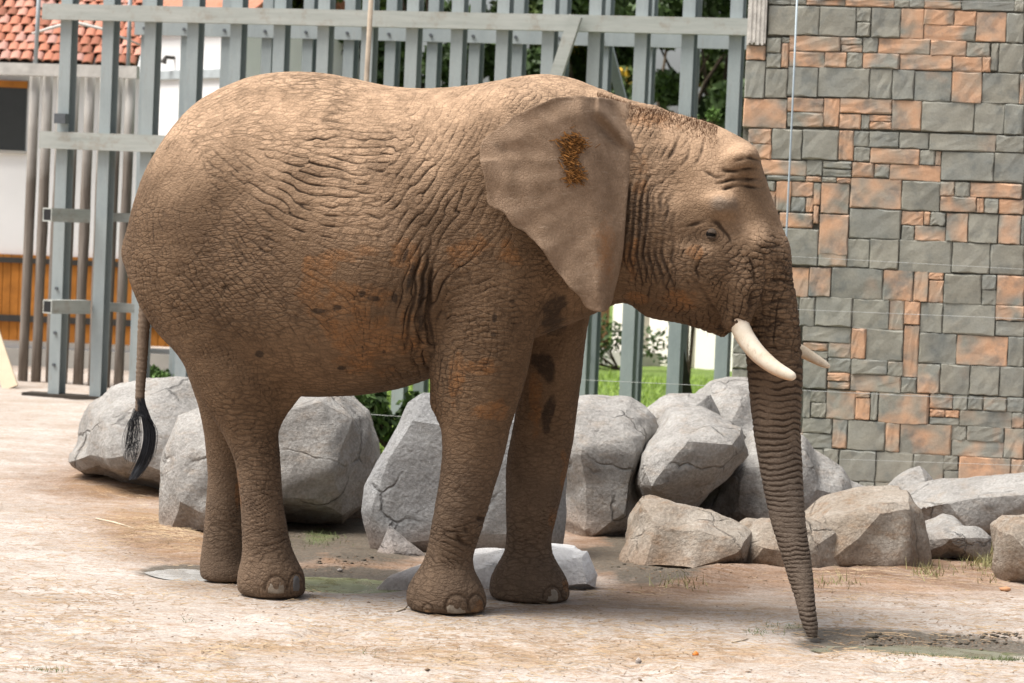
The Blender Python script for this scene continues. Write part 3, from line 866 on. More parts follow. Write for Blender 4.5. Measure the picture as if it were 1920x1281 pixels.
EARBVH = BVHTree.FromObject(ear_near, bpy.context.evaluated_depsgraph_get())
def ear_hit(px, py):
    d = Vector(ray(px, py)).normalized()
    o0 = Vector(CAM - EO)
    loc, no, i, dist = EARBVH.ray_cast(o0, d)
    return (np.array(loc) + EO, np.array(no)) if loc is not None else (None, None)

def simple(name, col, rough=0.8, spec=0.25, var=0.25, scale=8, bump=0.0, bscale=60, col2=None, metal=0.0):
    n = NT(name)
    co = n.node('ShaderNodeTexCoord').outputs['Object']
    f = n.ramp(n.noise(co, scale, 5, 0.6), [(0.3, 0), (0.7, 1)])
    c2 = col2 or tuple(c * (1 - var) for c in col)
    nm = n.bump(n.noise(co, bscale, 4, 0.6), bump, 1.0) if bump else None
    return n.done(n.mix(f, c2, col), rough, nm, spec, metal)
# straw-like dung stuck on the ear
rs = np.random.RandomState(5)
STRAW_MUD = simple('dung_straw', (0.30, 0.135, 0.038), 0.9, 0.1, 0.6, 60, col2=(0.045, 0.022, 0.010))
mb = MB()
for k in range(420):
    if rs.rand() < .62: cx, cy, sx, sy = 1074, 272, 17, 15
    else: cx, cy, sx, sy = 1076, 330, 12, 10
    if rs.rand() < .2: cx, cy, sx, sy = 1068, 300, 11, 12
    px, py = cx + rs.normal() * sx * .7, cy + rs.normal() * sy * .7
    p, no = ear_hit(px, py)
    if p is None: continue
    a = rs.uniform(-1.0, 0.7); ln = rs.uniform(.006, .024)
    d = FW * math.cos(a) + UPV * math.sin(a)
    c = p + no * rs.uniform(0.0, .014)
    mb.box(c, d * ln, np.cross(no, d) * rs.uniform(.001, .0028), no * .0022)
mp = mb.build('dung_patch', STRAW_MUD, None)
mp.parent = ear_near
mp.data.transform(Matrix.Translation(-Vector(EO)))
mp['kind'] = 'stuff'
mp['label'] = 'orange brown straw dung stuck on the ear'

# tusks
IVORY = NT('ivory')
_c = IVORY.node('ShaderNodeTexCoord').outputs['Object']
_i = IVORY.mix(IVORY.ramp(IVORY.noise(_c, 9, 5, 0.65), [(0.35, 0), (0.75, 1)]), (0.56, 0.46, 0.33), (0.74, 0.68, 0.58))
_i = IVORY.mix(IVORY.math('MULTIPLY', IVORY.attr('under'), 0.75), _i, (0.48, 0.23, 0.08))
_i = IVORY.mix(IVORY.ramp(IVORY.noise(IVORY.coord((30, 30, 12), (0, 0.9, 0)), 2, 5, 0.75), [(0.55, 0), (0.72, 0.55)]), _i, (0.30, 0.19, 0.10))
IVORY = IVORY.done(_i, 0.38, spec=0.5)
def tusk(pts, rads):
    P = np.array([E(*p) for p in pts])
    t = np.linspace(0, len(P) - 1, 30)
    from_ = lambda a: gsm(np.interp(t, np.arange(len(P)), a), 1.4)
    Q = E2W(np.stack([from_(P[:, i]) for i in range(3)], 1))
    Q[0] = E2W(P[:1])[0]
    R = gsm(np.interp(t, np.arange(len(P)), rads), 1.0)
    R[-3:] = R[-4] * np.array([.85, .6, .2])
    m = MB().tube(Q, list(R), 20)
    o = m.build('tusk', IVORY, ele, smooth=True)
    V = np.array(m.v)
    dz = np.concatenate([(V[i * 20:(i + 1) * 20, 2] - Q[i, 2]) / R[i] for i in range(30)])
    tt = np.repeat(np.linspace(0, 1, 30), 20)
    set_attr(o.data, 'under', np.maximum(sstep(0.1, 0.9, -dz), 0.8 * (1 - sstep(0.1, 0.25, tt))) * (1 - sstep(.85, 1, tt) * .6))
    return o
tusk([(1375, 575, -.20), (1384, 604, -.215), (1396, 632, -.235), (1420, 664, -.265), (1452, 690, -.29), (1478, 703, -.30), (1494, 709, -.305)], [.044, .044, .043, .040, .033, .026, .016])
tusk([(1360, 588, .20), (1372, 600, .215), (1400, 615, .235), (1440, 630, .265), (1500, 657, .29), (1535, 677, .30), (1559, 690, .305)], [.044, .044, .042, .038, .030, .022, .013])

# eyes
EYE = simple('eye_dark', (0.006, 0.005, 0.005), 0.35, 0.12, 0.3, 40)
LID = simple('eyelid_skin', (0.085, 0.062, 0.045), 0.85, 0.2, 0.35, 60, 0.003, 200)
def sphere_pts(c, r, nu=16, nv=10):
    V = [c + r * np.array([0, 0, 1.0])]
    for i in range(1, nv):
        a = math.pi * i / nv
        for k in range(nu):
            b = 2 * math.pi * k / nu
            V.append(c + r * np.array([math.sin(a) * math.cos(b), math.sin(a) * math.sin(b), math.cos(a)]))
    V.append(c - r * np.array([0, 0, 1.0]))
    Fc = [(0, 1 + k, 1 + (k + 1) % nu) for k in range(nu)]
    for i in range(nv - 2):
        for k in range(nu):
            a = 1 + i * nu + k; b = 1 + i * nu + (k + 1) % nu
            Fc.append((a, a + nu, b + nu, b))
    L = len(V) - 1
    Fc += [(L, 1 + (nv - 2) * nu + (k + 1) % nu, 1 + (nv - 2) * nu + k) for k in range(nu)]
    return V, Fc
pe, ne = hit(1333, 439)
ceye = pe - ne * 0.010
eye_n = MB().add(*sphere_pts(ceye, 0.0235)).build('eye', EYE, ele, True)
def lid(cc, r, ax_f, nrm, a0, a1, name='eyelid'):
    # a shell patch of the eyeball: latitude about the front-back axis of the eye
    up = np.cross(ax_f, nrm); up /= np.linalg.norm(up)
    if up[2] < 0: up = -up
    V, Fc = [], []
    A = np.linspace(a0, a1, 8); Bq = np.linspace(0.08, math.pi - 0.08, 15)
    for a in A:
        for b in Bq:
            V.append(cc + r * (math.cos(b) * ax_f + math.sin(b) * (math.cos(a) * nrm + math.sin(a) * up)))
    for i in range(7):
        for k in range(14):
            Fc.append((i * 15 + k, i * 15 + k + 1, (i + 1) * 15 + k + 1, (i + 1) * 15 + k))
    n = len(V)
    V2 = [cc + (p - cc) * 0.93 for p in V]
    Fc += [tuple(i + n for i in f[::-1]) for f in Fc]
    bd = [k for k in range(15)]
    Fc += [(k + 1, k, k + n, k + 1 + n) for k in range(14)]
    Fc += [(7 * 15 + k, 7 * 15 + k + 1, 7 * 15 + k + 1 + n, 7 * 15 + k + n) for k in range(14)]
    return V + V2, Fc
axf = FW * .97 - UPV * .1
for c0, nn in ((ceye, ne),):
    MB().add(*lid(c0, .0278, axf, nn, 0.12, 1.5)).build('eyelid', LID, ele, True)
    MB().add(*lid(c0, .0272, axf, nn, -1.5, -0.48)).build('eyelid', LID, ele, True)
mirror = lambda P: E2W((lambda q: np.stack([q @ FW, -(q @ LA), q[:, 2]], 1))(np.asarray(P) - EO))
ce2 = mirror([ceye])[0]; ne2 = np.array(ne) - 2 * (ne @ LA) * LA
MB().add(*sphere_pts(ce2, 0.0235)).build('eye', EYE, ele, True)
MB().add(*lid(ce2, .0278, axf, ne2, 0.12, 1.5)).build('eyelid', LID, ele, True)
MB().add(*lid(ce2, .0272, axf, ne2, -1.5, -0.48)).build('eyelid', LID, ele, True)

# toenails: domed plates on the front of each foot
NAIL = simple('toenail_horn', (0.26, 0.215, 0.165), 0.6, 0.3, 0.4, 40, 0.002, 120)
NAILO = simple('toenail_mud', (0.20, 0.115, 0.055), 0.7, 0.3, 0.4, 30, 0.002, 120)
NAILG = simple('toenail_slate', (0.10, 0.095, 0.095), 0.5, 0.4, 0.3, 30)
def nail(px, py, w, h, mat, dep=0.0125):
    c, no = hit(px, py)
    if c is None: return
    no = no.copy(); no[2] *= .4; no /= np.linalg.norm(no)
    tx = np.cross(UPV, no); tx /= np.linalg.norm(tx)
    V, Fc = [], []
    nu, nv = 14, 7
    for j in range(nv + 1):
        r = j / nv
        for k in range(nu):
            a = 2 * math.pi * k / nu
            x, z = math.cos(a) * r, math.sin(a) * r
            if z < -.45: z = -.45 - (z + .45) * .15 * 0
            dz = math.sqrt(max(0, 1 - r * r)) ** .8
            V.append(c + tx * x * w / 400 / 2 + UPV * z * h / 400 / 2 * 1.25 + no * (dep * dz - .006))
    for j in range(nv):
        for k in range(nu):
            k2 = (k + 1) % nu
            Fc.append((j * nu + k, (j + 1) * nu + k, (j + 1) * nu + k2, j * nu + k2))
    MB().add(V, Fc).build('toenail', mat, ele, True)
nail(857, 1140, 38, 34, NAIL); nail(893, 1138, 26, 32, NAILO); nail(802, 1144, 16, 14, NAILO, .010)
nail(518, 1104, 34, 31, NAIL); nail(556, 1099, 25, 32, NAILG)
nail(1036, 1120, 30, 28, NAIL); nail(1061, 1116, 12, 24, NAILO)

# tail with a tuft of dark hair
TAILP = [(278, 470), (276, 520), (274, 560), (269, 620), (266, 680), (263, 730), (261, 775)]
tq = E2W([E(x, y, 0.0 - .02 * i) for i, (x, y) in enumerate(TAILP)])
tt = np.linspace(0, 6, 120)
tp = np.stack([gsm(np.interp(tt, range(7), tq[:, i]), 4) for i in range(3)], 1)
trd = np.interp(tt, [0, 1, 3, 6], [.042, .034, .029, .020]) * (1 + 0.035 * np.sin(np.arange(120) * 1.9) + .03 * np.random.RandomState(2).normal(size=120))
tail = MB().tube(tp, list(trd), 14).build('tail', None, ele, True)
tail.data.materials.append(SKIN)
for nm in ('crease', 'dust_toplight', 'mud', 'dark'): set_attr(tail.data, nm, np.zeros(len(tail.data.vertices)))
set_attr(tail.data, 'grey', np.full(len(tail.data.vertices), .7))
HAIR = simple('tail_hair_black', (0.022, 0.024, 0.030), 0.55, 0.4, 0.3, 30)
mb = MB(); rs = np.random.RandomState(8)
vt = -.12
for k in range(620):
    main = k < 520
    if main:
        w = rs.normal() * 1.0
        e_ = rs.uniform(.62, 1.03)
        path = [(262 + rs.uniform(-8, 9), 742 + rs.uniform(0, 38)), (275 + 5 * w, 782 + 4 * w), (282 + 4.5 * w, 815), (276 + 5 * w, 850), (262 + 5 * w, 880), (246 + 4 * w, 903)]
    else:
        w = rs.uniform(-1, 1); e_ = rs.uniform(.6, 1.0)
        path = [(258 + rs.uniform(-8, 8), 762 + rs.uniform(0, 18)), (250 + 11 * w + rs.normal() * 2, 792), (247 + 15 * w + rs.normal() * 3, 822), (245 + 13 * w + rs.normal() * 4, 850), (246 + 10 * w + rs.normal() * 6, 874)]
    vv = vt + rs.normal() * .014
    q = E2W([E(a, b, vv + rs.normal() * .004) for a, b in path])
    t2 = np.linspace(0, (len(q) - 1) * e_, 12)
    q2 = np.stack([np.interp(t2, range(len(q)), q[:, i]) for i in range(3)], 1)
    for i in range(3): q2[:, i] = gsm(q2[:, i], .9)
    r = rs.uniform(.0008, .0015) if main else rs.uniform(.0005, .0009)
    mb.tube(q2, [r] * 11 + [r * .3], 3, False)
tuft = MB(); tuft.v, tuft.f = mb.v, mb.f
th_ = mesh_obj('tail_hair', tuft.v, tuft.f, HAIR, tail)
th_['kind'] = 'stuff'
# short reddish hair along the crown of the head, sparse bristles on the chin
RH = simple('crown_hair', (0.16, 0.075, 0.040), 0.8, 0.15, 0.4, 30)
mb = MB(); rs = np.random.RandomState(12)
for k in range(2600):
    px = rs.uniform(1120, 1345); yy = np.interp(px, [1120, 1200, 1250, 1300, 1345], [172, 201, 208, 221, 236])
    py = yy + abs(rs.normal()) * 16 + 1.5
    if rs.rand() < .06: px, py = rs.uniform(1290, 1350), rs.uniform(598, 632)
    p, no = hit(px, py)
    if p is None: continue
    ln = rs.uniform(.010, .026)
    d = no * .75 + UPV * .2 + FW * rs.uniform(-.5, .3) + LA * rs.uniform(-.3, .3)
    d /= np.linalg.norm(d)
    s = np.cross(d, LA); s /= np.linalg.norm(s) + 1e-9
    a = p - no * .003
    mb.add([a - s * .0009, a + s * .0009, a + d * ln], [(0, 1, 2)])
ch = mb.build('head_hair', RH, ele)
ch['kind'] = 'stuff'
# ================================================================== SETTING
RNG = np.random.RandomState(21)
def px_blob(PX, PY, cx, cy, rx, ry, rot=0.0):
    a = math.radians(rot)
    dx, dy = PX - cx, PY - cy
    return np.exp(-(((dx * math.cos(a) + dy * math.sin(a)) / rx) ** 2 + ((-dx * math.sin(a) + dy * math.cos(a)) / ry) ** 2))
FOOTPRINTS = [tuple(on_ground(a, b)[:2]) for a, b in ((140, 1180), (330, 1225), (620, 1190), (1050, 1205), (1240, 1165), (1180, 1255), (760, 1265), (60, 1080), (1420, 1245), (1700, 1262), (1640, 1140), (1840, 1150), (430, 1160), (230, 1110))]
def ground_z(X, Y):
    X = np.asarray(X, float); Y = np.asarray(Y, float)
    P = np.stack([X, Y, 0 * X], -1).reshape(-1, 3)
    vis = (P[:, 1] > 6)
    px = np.full(len(P), -9999.0); py = px.copy()
    px[vis], py[vis] = project(P[vis])
    z = 0.016 * fbm(P, 1.1, 3, 301) + 0.009 * fbm(P, 7, 3, 302) + 0.006 * fbm(P, 24, 2, 303)
    for (fx, fy) in FOOTPRINTS:
        r = np.hypot(P[:, 0] - fx, P[:, 1] - fy) / .17
        m = r < 2
        z[m] += -.013 * (1 - sstep(.75, 1.0, r[m])) + .008 * np.exp(-((r[m] - 1.12) / .15) ** 2)
    near = np.exp(-((P[:, 1] - 13.2) / 0.9) ** 2) * (np.abs(P[:, 0]) < 2.4)
    z *= 1 - 0.75 * near
    for b, d in (((1740, 1207, 230, 15, 4), -.060), ((1530, 1212, 40, 14), -.03), ((640, 1092, 120, 13, 2), -.055), ((345, 1074, 60, 9), -.034), ((1640, 1190, 60, 7), .02), ((1880, 1197, 70, 7), .025),
                 ((1330, 1085, 130, 16, -8), .05), ((1180, 1075, 60, 20), .03), ((1650, 1085, 260, 20), .035), ((290, 1000, 130, 30, 12), .03), ((240, 905, 120, 22), .05), ((660, 1050, 120, 18), .03)):
        z += d * px_blob(px, py, *b)
    z -= 0.02 * (P[:, 1] > 6) * np.exp(-(np.clip(P[:, 1] - 11, -9, 9) / 1.0) ** 2)
    return z.reshape(X.shape)
def graded(a, b, step, out, grow=1.25):
    c = list(np.arange(a, b + 1e-6, step))
    s = step; hi = b; up = []
    while hi < out[1]:
        s *= grow; hi += s; up.append(hi)
    s = step; lo = a; dn = []
    while lo > out[0]:
        s *= grow; lo -= s; dn.append(lo)
    return np.array(dn[::-1] + c + up)
gx = graded(-3.5, 3.6, 0.034, (-400, 400), 1.14)
gy = graded(10.6, 19.5, 0.034, (-60, 700), 1.06)
GX, GY = np.meshgrid(gx, gy)
GZg = ground_z(GX, GY)
GP = np.stack([GX.ravel(), GY.ravel(), GZg.ravel()], 1)
ny, nx = GX.shape
ii = (np.arange(ny - 1)[:, None] * nx + np.arange(nx - 1)[None, :]).ravel()
GF = np.stack([ii, ii + 1, ii + nx + 1, ii + nx], 1)
gpx = np.full(len(GP), -9999.0); gpy = gpx.copy()
_v = GP[:, 1] > 6
gpx[_v], gpy[_v] = project(GP[_v])
gmud = np.zeros(len(GP)); gsoil = gmud.copy(); ggrass = gmud.copy(); gstraw = gmud.copy()
for b in ((1740, 1204, 240, 17, 4), (1560, 1207, 60, 14), (1140, 1048, 60, 22), (1240, 1065, 80, 24, -10), (640, 1078, 110, 14), (340, 1072, 70, 12), (700, 1010, 110, 40), (560, 1010, 60, 40), (1200, 1000, 60, 40)):
    gmud = np.maximum(gmud, px_blob(gpx, gpy, *b))
for b in ((1650, 1080, 330, 36), (1330, 1085, 190, 34, -8), (1160, 1050, 90, 36), (650, 1055, 170, 26), (600, 1010, 120, 50), (330, 1010, 150, 50, 15), (1700, 1040, 320, 40), (260, 905, 180, 40), (1230, 1010, 200, 60)):
    gsoil = np.maximum(gsoil, px_blob(gpx, gpy, *b))
for b in ((300, 990, 140, 40, 15), (250, 915, 110, 24), (900, 1225, 260, 30), (480, 1215, 150, 16), (1300, 1225, 300, 24), (1250, 1140, 300, 14)):
    gstraw = np.maximum(gstraw, 0.8 * px_blob(gpx, gpy, *b))
lawn = sstep(620, 700, gpx) * (1 - sstep(1440, 1500, gpx)) * sstep(17.2, 18.2, GP[:, 1] + 0.3 * fbm(GP, 1.5, 2, 8))
ggrass = np.maximum(lawn, 0.4 * px_blob(gpx, gpy, 600, 1005, 60, 26))
ggrass = np.maximum(ggrass, sstep(24, 32, GP[:, 1]) * sstep(300, 420, gpx))
ggrass = np.maximum(ggrass, 0.55 * px_blob(gpx, gpy, 1790, 1222, 160, 9, 3)); ggrass = np.maximum(ggrass, 0.35 * px_blob(gpx, gpy, 1480, 1175, 110, 9))
n = NT('ground_dirt')
co = n.node('ShaderNodeTexCoord').outputs['Object']
a1 = n.noise(n.coord((0.55, 1.0, 1), vec=co), 2.2, 6, 0.62)
a2 = n.noise(n.coord((0.45, 1.6, 1), vec=co), 9, 5, 0.7, 0.4)
a3 = n.noise(co, 70, 4, 0.7)
col = n.mix(n.ramp(a1, [(0.32, 0), (0.66, 1)]), (0.327, 0.277, 0.231), (0.461, 0.420, 0.383))
col = n.mix(n.ramp(a2, [(0.48, 0), (0.64, 0.8)]), col, (0.355, 0.272, 0.206))
col = n.mix(n.ramp(n.noise(n.coord((0.6, 1.4, 1), vec=co), 24, 4, 0.75), [(0.52, 0), (0.66, 0.8)]), col, (0.266, 0.174, 0.113))
col = n.mix(n.ramp(n.noise(co, 5, 4, 0.6), [(0.55, 0), (0.75, 0.5)]), col, (0.497, 0.460, 0.421))
so = n.math('MULTIPLY', n.attr('soil'), n.ramp(a2, [(0.25, 0.5), (0.6, 1.0)]))
col = n.mix(so, col, n.mix(n.ramp(a1, [(0.35, 0), (0.65, 1)]), (0.139, 0.080, 0.048), (0.271, 0.176, 0.115)))
sw = n.math('MULTIPLY', n.attr('straw'), n.ramp(a2, [(0.4, 0.2), (0.6, 0.9)]))
col = n.mix(sw, col, (0.295, 0.184, 0.094))
mu = n.math('MULTIPLY', n.attr('mud'), n.ramp(n.noise(co, 12, 5, 0.7), [(0.30, 0.4), (0.55, 1.0)]))
mu = n.ramp(mu, [(0.25, 0), (0.65, 0.9)])
col = n.mix(mu, col, n.mix(a3, (0.049, 0.043, 0.033), (0.127, 0.111, 0.086)))
gr = n.ramp(n.math('MULTIPLY', n.attr('grass'), n.ramp(n.noise(co, 6, 4, 0.7), [(0.2, 0.5), (0.5, 1.0)])), [(0.25, 0), (0.6, 0.95)])
col = n.mix(gr, col, n.mix(n.noise(co, 3, 3), (0.061, 0.111, 0.018), (0.139, 0.221, 0.037)))
col = n.mix(n.ramp(n.noise(n.coord((0.5, 1.5, 1), vec=co), 55, 4, 0.8), [(0.54, 0), (0.68, 0.6)]), col, (0.20, 0.125, 0.075))
col = n.mix(0.5, col, n.ramp(a3, [(0.3, 0.1), (0.7, 0.9)]), 'SOFT_LIGHT')
h = n.math('ADD', n.math('MULTIPLY', a3, 0.35), n.math('MULTIPLY', n.noise(n.coord((0.7, 1.2, 1), vec=co), 18, 6, 0.7), 1.0))
GROUND = n.done(col, n.maprange(mu, 0, 1, 0.95, 0.55), n.bump(h, 0.02, 0.8), spec=0.15)
ground = mesh_obj('ground', GP, GF, GROUND)
gsoil = np.clip(gsoil * 1.7, 0, 1); gmud = np.clip(gmud * 1.9, 0, 1)
for nm, a in (('mud', gmud), ('soil', gsoil), ('grass', ggrass), ('straw', gstraw)):
    set_attr(ground.data, nm, a)
tag(ground, 'dry pale dirt ground of the enclosure with straw and mud', None, None, 'structure')

# puddles
def flat_patch(name, pts, z, mat, label):
    O = poly_resample(pts, 8)
    V = [on_ground(x, y, z) for x, y in O]
    o = mesh_obj(name, V, [tuple(range(len(V)))[::-1]], mat, None, False)
    me = o.data
    if me.polygons[0].normal.z < 0:
        me.flip_normals()
    return tag(o, label, None, None, 'structure')
def water(name, col, col2, rough):
    n = NT(name)
    co = n.node('ShaderNodeTexCoord').outputs['Object']
    c = n.mix(n.ramp(n.noise(co, 7, 5, 0.7), [(0.35, 0), (0.65, 1)]), col, col2)
    return n.done(c, n.maprange(n.noise(co, 9, 4), 0.4, 0.6, rough, rough + .35), n.bump(n.noise(co, 40, 3), 0.002, 0.5), spec=0.5)
WG = water('green_water', (0.16, 0.17, 0.065), (0.24, 0.245, 0.12), 0.15)
WP = water('grey_water', (0.26, 0.25, 0.23), (0.36, 0.35, 0.33), 0.08)
WM = water('mud_water', (0.13, 0.13, 0.085), (0.21, 0.20, 0.15), 0.12)
flat_patch('puddle', [(440, 1095), (480, 1070), (575, 1066), (640, 1066), (720, 1070), (800, 1082), (820, 1100), (740, 1116), (640, 1118), (560, 1114), (480, 1108)], -.016, WG, 'shallow green puddle behind the elephant between hind and front feet')
flat_patch('puddle', [(270, 1072), (310, 1060), (345, 1058), (400, 1062), (430, 1074), (400, 1088), (350, 1090), (300, 1084)], -.009, WP, 'small pale grey puddle behind the hind feet')
flat_patch('puddle', [(1500, 1212), (1580, 1190), (1700, 1188), (1800, 1194), (1935, 1200), (2000, 1236), (1935, 1246), (1800, 1238), (1680, 1230), (1560, 1226)], -.034, WM, 'muddy shallow water in the rut beside the trunk tip')

# ------------------------------------------------------------------ stone wall
WANG = math.radians(11.0)
WDIR = np.array([math.cos(WANG), -math.sin(WANG), 0.0]); WNOR = np.array([-math.sin(WANG), -math.cos(WANG), 0.0])
WP0 = at_depth(1372, 700, 20.6); WP0[2] = 0
def wall_sz(px, py):
    q = on_plane(px, py, WP0, WNOR) - WP0
    return q @ WDIR, q[2]
A4 = """190,0,300,22,0;300,0,380,25,0;380,0,575,28,.6;575,0,820,35,.8;820,0,895,38,0;895,0,970,40,.1;970,0,1155,45,.8;1155,0,1420,55,.1;1420,0,1468,60,.2
190,30,330,178,0;330,32,445,178,0;445,35,628,182,0;630,40,703,110,0;632,113,700,185,0;705,42,850,190,.1;852,45,965,195,.8;968,50,1118,125,.8;1120,55,1228,130,.9;968,128,1225,205,.7;1228,62,1378,210,.85;1380,68,1468,215,0
180,190,255,265,0;180,268,252,340,0;254,218,290,338,.9;258,188,300,215,0;294,182,550,258,.9;294,260,470,335,.9;472,262,580,338,1;552,190,660,225,.5;555,226,660,262,.6;582,264,660,340,0;662,190,738,264,0;662,268,845,345,.6;740,195,998,272,.9;848,275,1108,352,.8;1000,205,1180,282,.8;1110,285,1258,362,.7;1182,215,1298,285,.3;1260,287,1302,362,1;1303,218,1340,355,0;1342,220,1468,365,0
32,228,175,300,.8;30,305,172,490,0;24,495,280,640,.9
175,345,285,490,0;287,337,437,484,0;440,340,695,488,0;697,345,808,495,0;810,350,918,500,0;920,358,1105,508,.15;1107,362,1257,515,.75;1259,368,1445,518,0;1447,372,1475,522,.3
285,492,465,562,.8;467,494,543,635,1;285,565,465,635,.5;548,495,806,570,.9;545,573,652,645,.9;655,575,695,648,0;697,578,806,608,.8;697,611,806,648,.6;808,503,955,652,.8;957,512,1218,662,0;1220,518,1368,670,0;1370,522,1468,675,0
90,645,203,720,.8;110,722,205,795,.9;207,647,357,797,0;359,650,540,800,0;542,655,616,802,1;618,657,693,733,0;618,738,697,808,0;695,660,842,740,0;699,744,945,822,.8;845,665,992,745,0;947,752,1023,827,.1;1025,757,1052,828,.8;994,672,1327,758,.15;1329,680,1468,762,0;1055,762,1316,906,0;1318,767,1468,913,0
150,803,380,878,.7;382,803,460,878,0;462,808,605,845,0;462,848,605,885,0;608,815,718,888,.8;720,822,795,890,.5;797,827,1052,905,.8
180,880,375,905,0;378,885,455,910,.6;457,887,530,912,.1;532,890,602,918,.8
160,907,225,955,0;160,957,225,1050,.7;228,907,302,1058,.7;304,912,413,985,.9;415,918,450,1025,.5;453,918,592,1070,.8;304,988,375,1060,0;377,990,412,1062,.6;414,1030,440,1118,1;600,895,855,1045,.75;857,908,1045,1055,0;1048,910,1120,982,.7;1122,912,1197,985,0;1048,985,1230,1060,.7;1200,918,1458,990,.8;1232,993,1268,1065,.9;1270,995,1340,1068,.1;1342,998,1468,1072,.8
245,1066,410,1140,.8;442,1074,590,1278,.7;594,1048,852,1195,0;856,1058,965,1127,.8;968,1060,998,1127,.5;1000,1064,1075,1130,0;856,1130,920,1205,0;922,1132,1075,1208,.8;1078,1068,1187,1212,.6;1189,1072,1338,1216,0;1340,1077,1453,1224,.6;1455,1080,1475,1226,.1"""
A5 = """235,-79,420,95,0;422,-28,560,102,.45;562,-30,665,105,0;667,-30,808,115,0;810,-24,1062,130,0;1064,-12,1245,135,0;1247,-2,1409,140,0
285,107,375,248,.6;377,107,482,246,.5;484,110,730,258,.15;732,120,878,268,.75;880,125,950,270,.7;952,130,1022,165,.7;952,168,1022,275,.7;1024,138,1205,282,0;1207,142,1275,213,0;1207,216,1275,287,0;1277,146,1409,288,.55
330,250,405,388,0;407,250,585,390,0;587,260,760,402,0;762,265,832,408,.8;834,270,910,380,.95;912,277,1018,420,0;1020,283,1270,430,.05;1272,290,1409,362,.7;1272,365,1409,436,.15
345,392,578,465,.2;348,468,468,505,.7;470,468,578,540,.45;580,400,650,545,.85;652,405,828,555,0;830,385,903,632,.75;905,422,1083,567,0;1085,435,1330,578,.85;1332,440,1409,582,0
348,508,468,542,0;470,542,578,610,0;348,545,463,688,0;466,612,572,652,.6;466,655,572,690,.5;580,548,752,622,.1;754,558,828,630,.15;576,624,818,707,.55;820,635,893,710,0;898,570,1005,712,.6;1007,572,1147,715,.1;1149,578,1290,720,0;1292,584,1409,727,0
348,690,383,828,0;385,697,458,755,0;387,757,458,827,0;460,697,598,835,.5;600,700,670,732,.7;600,734,670,838,.6;672,705,708,840,0;710,710,952,857,.75;957,715,1066,785,.6;957,788,1028,825,1;1030,792,1098,828,.9;957,828,1097,864,0;1068,720,1138,790,0;1140,724,1212,792,0;1214,728,1325,798,.6;1327,732,1409,803,0;1100,796,1350,872,.15;1352,806,1409,878,.5
345,832,487,902,.15;345,905,485,974,0;489,835,560,975,.6;562,842,742,985,0;744,852,812,992,.7;814,858,1060,1004,.65;1062,868,1132,937,0;1134,872,1312,944,.25;1062,940,1310,1018,.35;1314,880,1409,1024,.5
350,978,445,1045,0;447,978,518,1048,0;450,1050,518,1110,0;520,985,697,1132,0;698,995,876,1142,0;878,1005,1022,1152,.2;1024,1010,1093,1080,0;1024,1083,1093,1154,0;1095,1017,1343,1164,.85;1345,1028,1415,1168,.7
440,1112,543,1252,0;545,1134,612,1256,0;614,1136,688,1260,0;690,1142,830,1262,.1;832,1152,980,1264,0;982,1156,1090,1268,.2;1092,1166,1250,1270,0;1252,1170,1409,1272,0
-18,445,85,518,0;-18,520,85,592,0;-18,595,85,665,0;-18,668,85,740,0;-18,742,85,860,0"""
stones = []
for txt, sx, oy in ((A4, 2.669, 0), (A5, 2.562, 460)):
    for row in txt.split('\n'):
        for it in row.split(';'):
            x0, y0, x1, y1, t = map(float, it.split(','))
            X0, Y0, X1, Y1 = 1370 + x0 / sx, oy + y0 / sx, 1370 + x1 / sx, oy + y1 / sx
            xm, ym = (X0 + X1) / 2, (Y0 + Y1) / 2
            sc_, zc_ = wall_sz(xm, ym)
            s0, s1 = wall_sz(X0, ym)[0], wall_sz(X1, ym)[0]
            z1, z0 = wall_sz(xm, Y0)[1], wall_sz(xm, Y1)[1]
            stones.append([s0, s1, z0, z1, t])
n_read = len(stones)
# free cells (behind the elephant, above and beside the frame) filled with plain courses
SMIN, SMAX, ZMIN, ZMAX = 0.0, 2.75, -0.30, 3.75
cell = 0.02
occ = np.zeros((int((SMAX - SMIN) / cell), int((ZMAX - ZMIN) / cell)), bool)
def mark(s0, s1, z0, z1):
    i0, i1 = int(round((s0 - SMIN) / cell)), int(round((s1 - SMIN) / cell))
    j0, j1 = int(round((z0 - ZMIN) / cell)), int(round((z1 - ZMIN) / cell))
    occ[max(i0, 0):max(i1, 0), max(j0, 0):max(j1, 0)] = True
stones = [[max(s[0], SMIN), min(s[1], SMAX), s[2], s[3], s[4]] for s in stones if s[1] > SMIN + .03]
n_read = len(stones)
for s in stones: mark(*s[:4])
for j in range(occ.shape[1]):
    i = 0
    while i < occ.shape[0]:
        if occ[i, j]:
            i += 1; continue
        L = 1
        mx = int(RNG.choice([10, 14, 20, 26]))
        while i + L < occ.shape[0] and not occ[i + L, j] and L < mx: L += 1
        H = 1
        mh = int(RNG.choice([14, 14, 7]))
        while j + H < occ.shape[1] and not occ[i:i + L, j + H].any() and H < mh: H += 1
        occ[i:i + L, j:j + H] = True
        if L >= 3 and H >= 3:
            stones.append([SMIN + i * cell, SMIN + (i + L) * cell, ZMIN + j * cell, ZMIN + (j + H) * cell, float(RNG.choice([0, 0, .1, .6]))])
        i += L
n = NT('cast_stone')
co = n.node('ShaderNodeTexCoord').outputs['Object']
rnd = n.node('ShaderNodeObjectInfo').outputs['Random']
off = n.node('ShaderNodeVectorMath', {'operation': 'ADD'})
cmb = n.node('ShaderNodeCombineXYZ')
n.put(cmb.inputs[0], n.math('MULTIPLY', rnd, 37.0)); n.put(cmb.inputs[1], n.math('MULTIPLY', rnd, 91.0)); n.put(cmb.inputs[2], n.math('MULTIPLY', rnd, 53.0))
